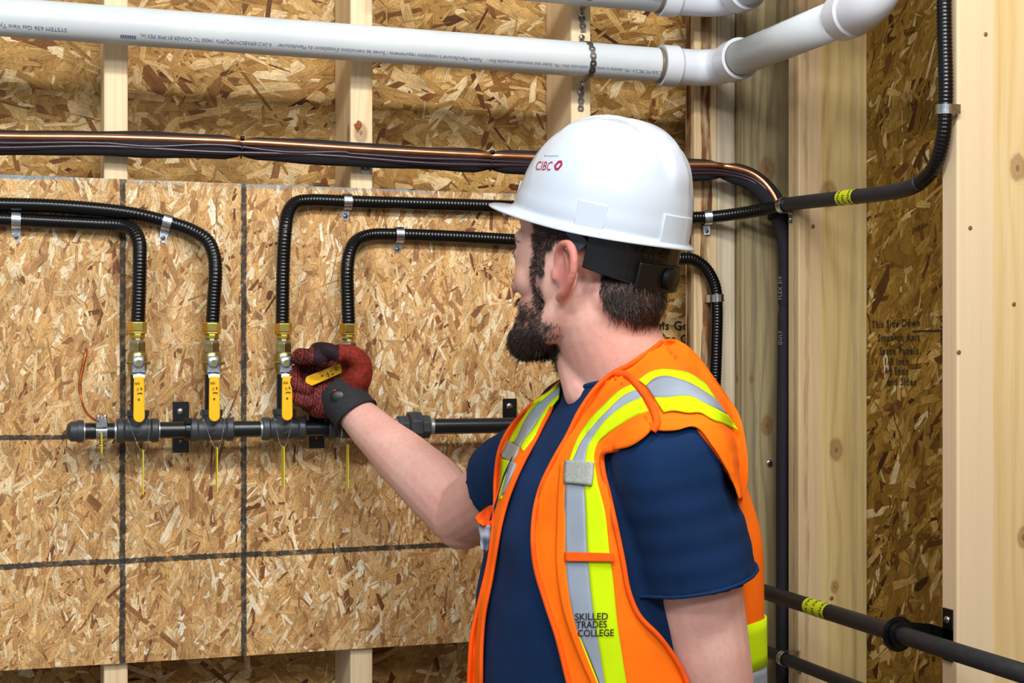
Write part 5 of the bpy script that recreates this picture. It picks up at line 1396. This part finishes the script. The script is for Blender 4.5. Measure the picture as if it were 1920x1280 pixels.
# chest pocket opening on the far side
cpatch('side_pocket', [(893, 968), (912, 950), (927, 945)], [(895, 982), (912, 984), (925, 986)], M['binding'], .016, 12, 5)
cpatch('reflective_stripe', [(896, 982), (900, 1005), (906, 1032)], [(920, 986), (920, 1010), (912, 1034)], M['silver'], .012, 12, 4)
set_layer(fp1, yk, fp2)
# bindings along the edges
piping('edge_binding', NE, .0125, .0030, M['binding']); piping('edge_binding', fi, .0125, .0028, M['binding']); piping('edge_binding', fo[2:], .0125, .0028, M['binding'])
piping('edge_binding', [(1245, 640), (1268, 655), (1286, 682)][:0]+[(1309, 803), (1342, 846), (1366, 888), (1381, 925)], .0125, .0030, M['binding'])
piping('edge_binding', [(1232, 808), (1205, 822), (1179, 838), (1150, 843), (1131, 848), (1130, 876), (1142, 929), (1157, 998), (1168, 1052), (1179, 1110), (1198, 1154), (1238, 1196), (1272, 1245), (1290, 1285)], .0125, .0032, M['binding'])
# break-away shoulder seam loop
piping('shoulder_loop', [(1150, 698), (1175, 703), (1195, 722), (1215, 748), (1228, 775), (1232, 795), (1224, 808)], .0165, .0044, M['binding'])
# printed words
def vesttext(s, x0, y0, wpx, hpx, name='printed_text'):
    v, f = textmesh(s, 1, align='LEFT', bold=.012); xs = [p[0] for p in v]; X0, X1 = min(xs), max(xs); pts = []
    for p in v:
        a = (p[0]-X0)/(X1-X0); b = (p[1]+.35)/.72; px = x0+a*wpx; py = y0-b*hpx-a*wpx*.02; z = lhit(px, py) or hitz(px, py)[0]-.0125; pts.append(P(px, py, z-.0045))
    mk(name, pts, f, M['ink'], vest, smooth=False)
vesttext('SKILLED', 1078, 1163, 62, 13); vesttext('TRADES', 1080, 1178, 58, 13); vesttext('COLLEGE', 1083, 1194, 68, 13)
# back and side panel: wraps the body behind the arm
def cyl(l0, f0, z, ang, extra=0):
    c = B(0, .005, z); d = BL*math.cos(ang)+BF*math.sin(ang); h = ttree.ray_cast(c+d*.6, -d)
    return (h[0] if h[0] else c+d*.17)+d*extra
def wrap_panel(name, zs, a0, a1, extra, mat, nseg=40, parent=None, thick=.0022):
    V = []; F = []
    for z in zs:
        A0 = a0(z) if callable(a0) else a0; A1 = a1(z) if callable(a1) else a1; e0 = extra(z) if callable(extra) else extra
        for k in range(nseg+1):
            a = A0+(A1-A0)*k/nseg; e = .010+(e0-.010)*smin(-a, R3(32), R3(62))*(1-smin(-a, R3(118), R3(148))); w = .004*math.sin(a*9+z*6)*smin(1.3-z, 0, .25)
            V.append(cyl(0, 0, z, a, e+w))
    n = nseg+1
    for i in range(len(zs)-1):
        for k in range(nseg): F.append((i*n+k, i*n+k+1, (i+1)*n+k+1, (i+1)*n+k))
    o = mk(name, V, F, mat, parent or vest); md = o.modifiers.new('solid', 'SOLIDIFY'); md.thickness = thick; return o
zr = [.86+.0125*i for i in range(52)]
def lo_ang(z):   # near armhole: back edge of the opening
    if z > 1.36: return R3(-32)-R3(14)*smin(z, 1.36, 1.42)
    return R3(-32)+R3(60)*smin(1.10-z, 0, .10)
def hi_ang(z): return R3(-148)-R3(20)*smin(z, 1.42, 1.47) if z > 1.17 else R3(-148)-(R3(70))*smin(1.17-z, 0, .05)
wrap_panel('back_panel', [z for z in zr if z <= 1.475]+[1.482], lo_ang, hi_ang, lambda z: .008+.038*smin(1.44-z, 0, .18)-.006*smin(1.2-z, 0, .1), M['orange'], 60)
wrap_panel('fluorescent_stripe', [1.120, 1.135, 1.150, 1.165, 1.180], R3(-30), R3(-150), .049, M['lime'], 40)
wrap_panel('reflective_stripe', [1.065, 1.08, 1.095, 1.110, 1.120], R3(-30), R3(-150), .048, M['silver'], 40)

# ------------------------------------------------------------- trousers and boots
tr = MB(); rings(tr, [(.84, .170, .135, 0, 0), (.90, .178, .146, .0, 0), (.98, .179, .150, .008, 0)])
for s in (1, -1): seg(tr, [B(s*.085, 0, .90), B(s*.10, .01, .50), B(s*.11, -.005, .10)], [.095, .078, .070])
q, f = voxel(tr, .009, 4); mk('trousers', q, f, M['trouser'], person)
for s in (1, -1):
    m = MB(); seg(m, [B(s*.11, -.01, .14), B(s*.11, -.01, .07)], [.058, .052]); m.ball(B(s*.11, .055, .052), .052, .125, .050, ax=(BL, BF, UP)); m.box((0, 0, 0), (.001, .001, .001)) if False else None
    q, f = voxel(m, .006, 3); q = [Vector((p.x, p.y, max(p.z, .0))) for p in q]; mk('boot', q, f, M['boot'], person)

# ------------------------------------------------------------- glove
gl = MB()
palmc = P(610, 722, 2.408)
def g3(px, py, Z): return P(px, py, Z)
# palm block
seg(gl, [g3(660, 765, 2.372), g3(640, 752, 2.385), g3(620, 742, 2.408), g3(598, 730, 2.414)], [.030, .034, .037, .034], 20, .008)
seg(gl, [g3(660, 735, 2.380), g3(662, 712, 2.388), g3(650, 690, 2.392)], [.028, .024, .018], 16, .006)
seg(gl, [g3(655, 738, 2.385), g3(632, 715, 2.412), g3(608, 690, 2.414)], [.030, .030, .026], 20, .008)
seg(gl, [g3(600, 755, 2.385), g3(575, 735, 2.395)], [.026, .026], 20, .008)
seg(gl, [g3(605, 738, 2.398), g3(580, 720, 2.404)], [.030, .026], 20, .008)
fing = {
 'index': ([(612, 682, 2.402), (596, 662, 2.385), (600, 656, 2.352), (620, 658, 2.336), (634, 667, 2.338)], [.0150, .0145, .0135, .0125, .0115]),
 'middle': ([(592, 697, 2.405), (566, 672, 2.390), (568, 668, 2.352), (588, 669, 2.338), (604, 674, 2.340)], [.0150, .0148, .0138, .0125, .0115]),
 'ring': ([(584, 722, 2.405), (557, 700, 2.392), (551, 708, 2.372), (560, 722, 2.362), (576, 730, 2.362)], [.0145, .0142, .0135, .0122, .0112]),
 'pinky': ([(590, 745, 2.400), (560, 732, 2.388), (555, 740, 2.372), (566, 752, 2.362), (580, 754, 2.362)], [.0132, .0130, .0122, .0112, .0104]),
 'thumb': ([(652, 735, 2.385), (672, 708, 2.368), (676, 682, 2.362), (658, 664, 2.352), (636, 660, 2.346)], [.0250, .0225, .0185, .0160, .0135])}
tips = []
for k, (pp, rr) in fing.items(): seg(gl, [g3(*q) for q in pp], rr, 14, .006)
gv, gf = voxel(gl, .0026, 4, .5)
glove = mk('work_glove', gv, gf, M['glove'], person)
zone = []
for p in gv:
    x, y = topx(p)
    z = 0
    if x > 636 and y < 735+ (x-660)*.1 and (x-636)*.9+(735-y)*.3 > 6: z = 1.0
    elif y < 683-(x-600)*.28 and x > 588: z = .5
    zone.append(z)
a = glove.data.attributes.new('zone', 'FLOAT', 'POINT'); a.data.foreach_set('value', zone)
# cuff
ax = (WR-ER).normalized(); cb = WR+ax*-.004
cuffp = [WR-ax*.008, WR+ax*.004, WR+ax*.018, WR+ax*.034, WR+ax*.050]
cf = MB(); cf.sweep([g3(667, 778, 2.362), g3(660, 768, 2.366), g3(651, 757, 2.374), g3(644, 748, 2.384), g3(636, 738, 2.392)], [.0375, .0380, .0385, .0400, .0385], 28)
cv, cff = voxel(cf, .003, 3, .5); cuff = mk('glove_cuff', cv, cff, M['cuff'], glove)
MB().sweep([g3(667, 778, 2.362)+(fr_[1]*math.cos(t)+fr_[2]*math.sin(t))*.0372 for t in [2*math.pi*k/30 for k in range(31)] for fr_ in [frames([g3(667, 778, 2.362), g3(660, 768, 2.366)])[0]]], .0028, 8, cap=False).make('cuff_binding', M['cuff'], glove)
ctree = BVHTree.FromPolygons(cv, cff)
dd = ray(632, 742).normalized(); h = ctree.ray_cast(CAM, dd)
if h[0]:
    N = (h[1]+(-dd)).normalized(); e1 = N.cross(UP).normalized(); e2 = N.cross(e1)
    m = MB(); m.ball(h[0]+N*.0005, .0115, .0022, .0105, ax=(e1, N, e2), seg=20); m.make('closure_tab', M['band'], glove)
    m = MB(); m.sweep([h[0]+e1*.007+e2*-.007+N*.003, h[0]+e1*.001+e2*-.0095+N*.003], .0009, 8); m.make('closure_accent', plain('red_accent', 'c8452e', .5), glove)
gp = [g3(642, 795, 2.36), g3(641, 812, 2.362), g3(638, 832, 2.365)]
MB().sweep(gp, .0007, 6).make('loose_thread', M['webbing'], glove)
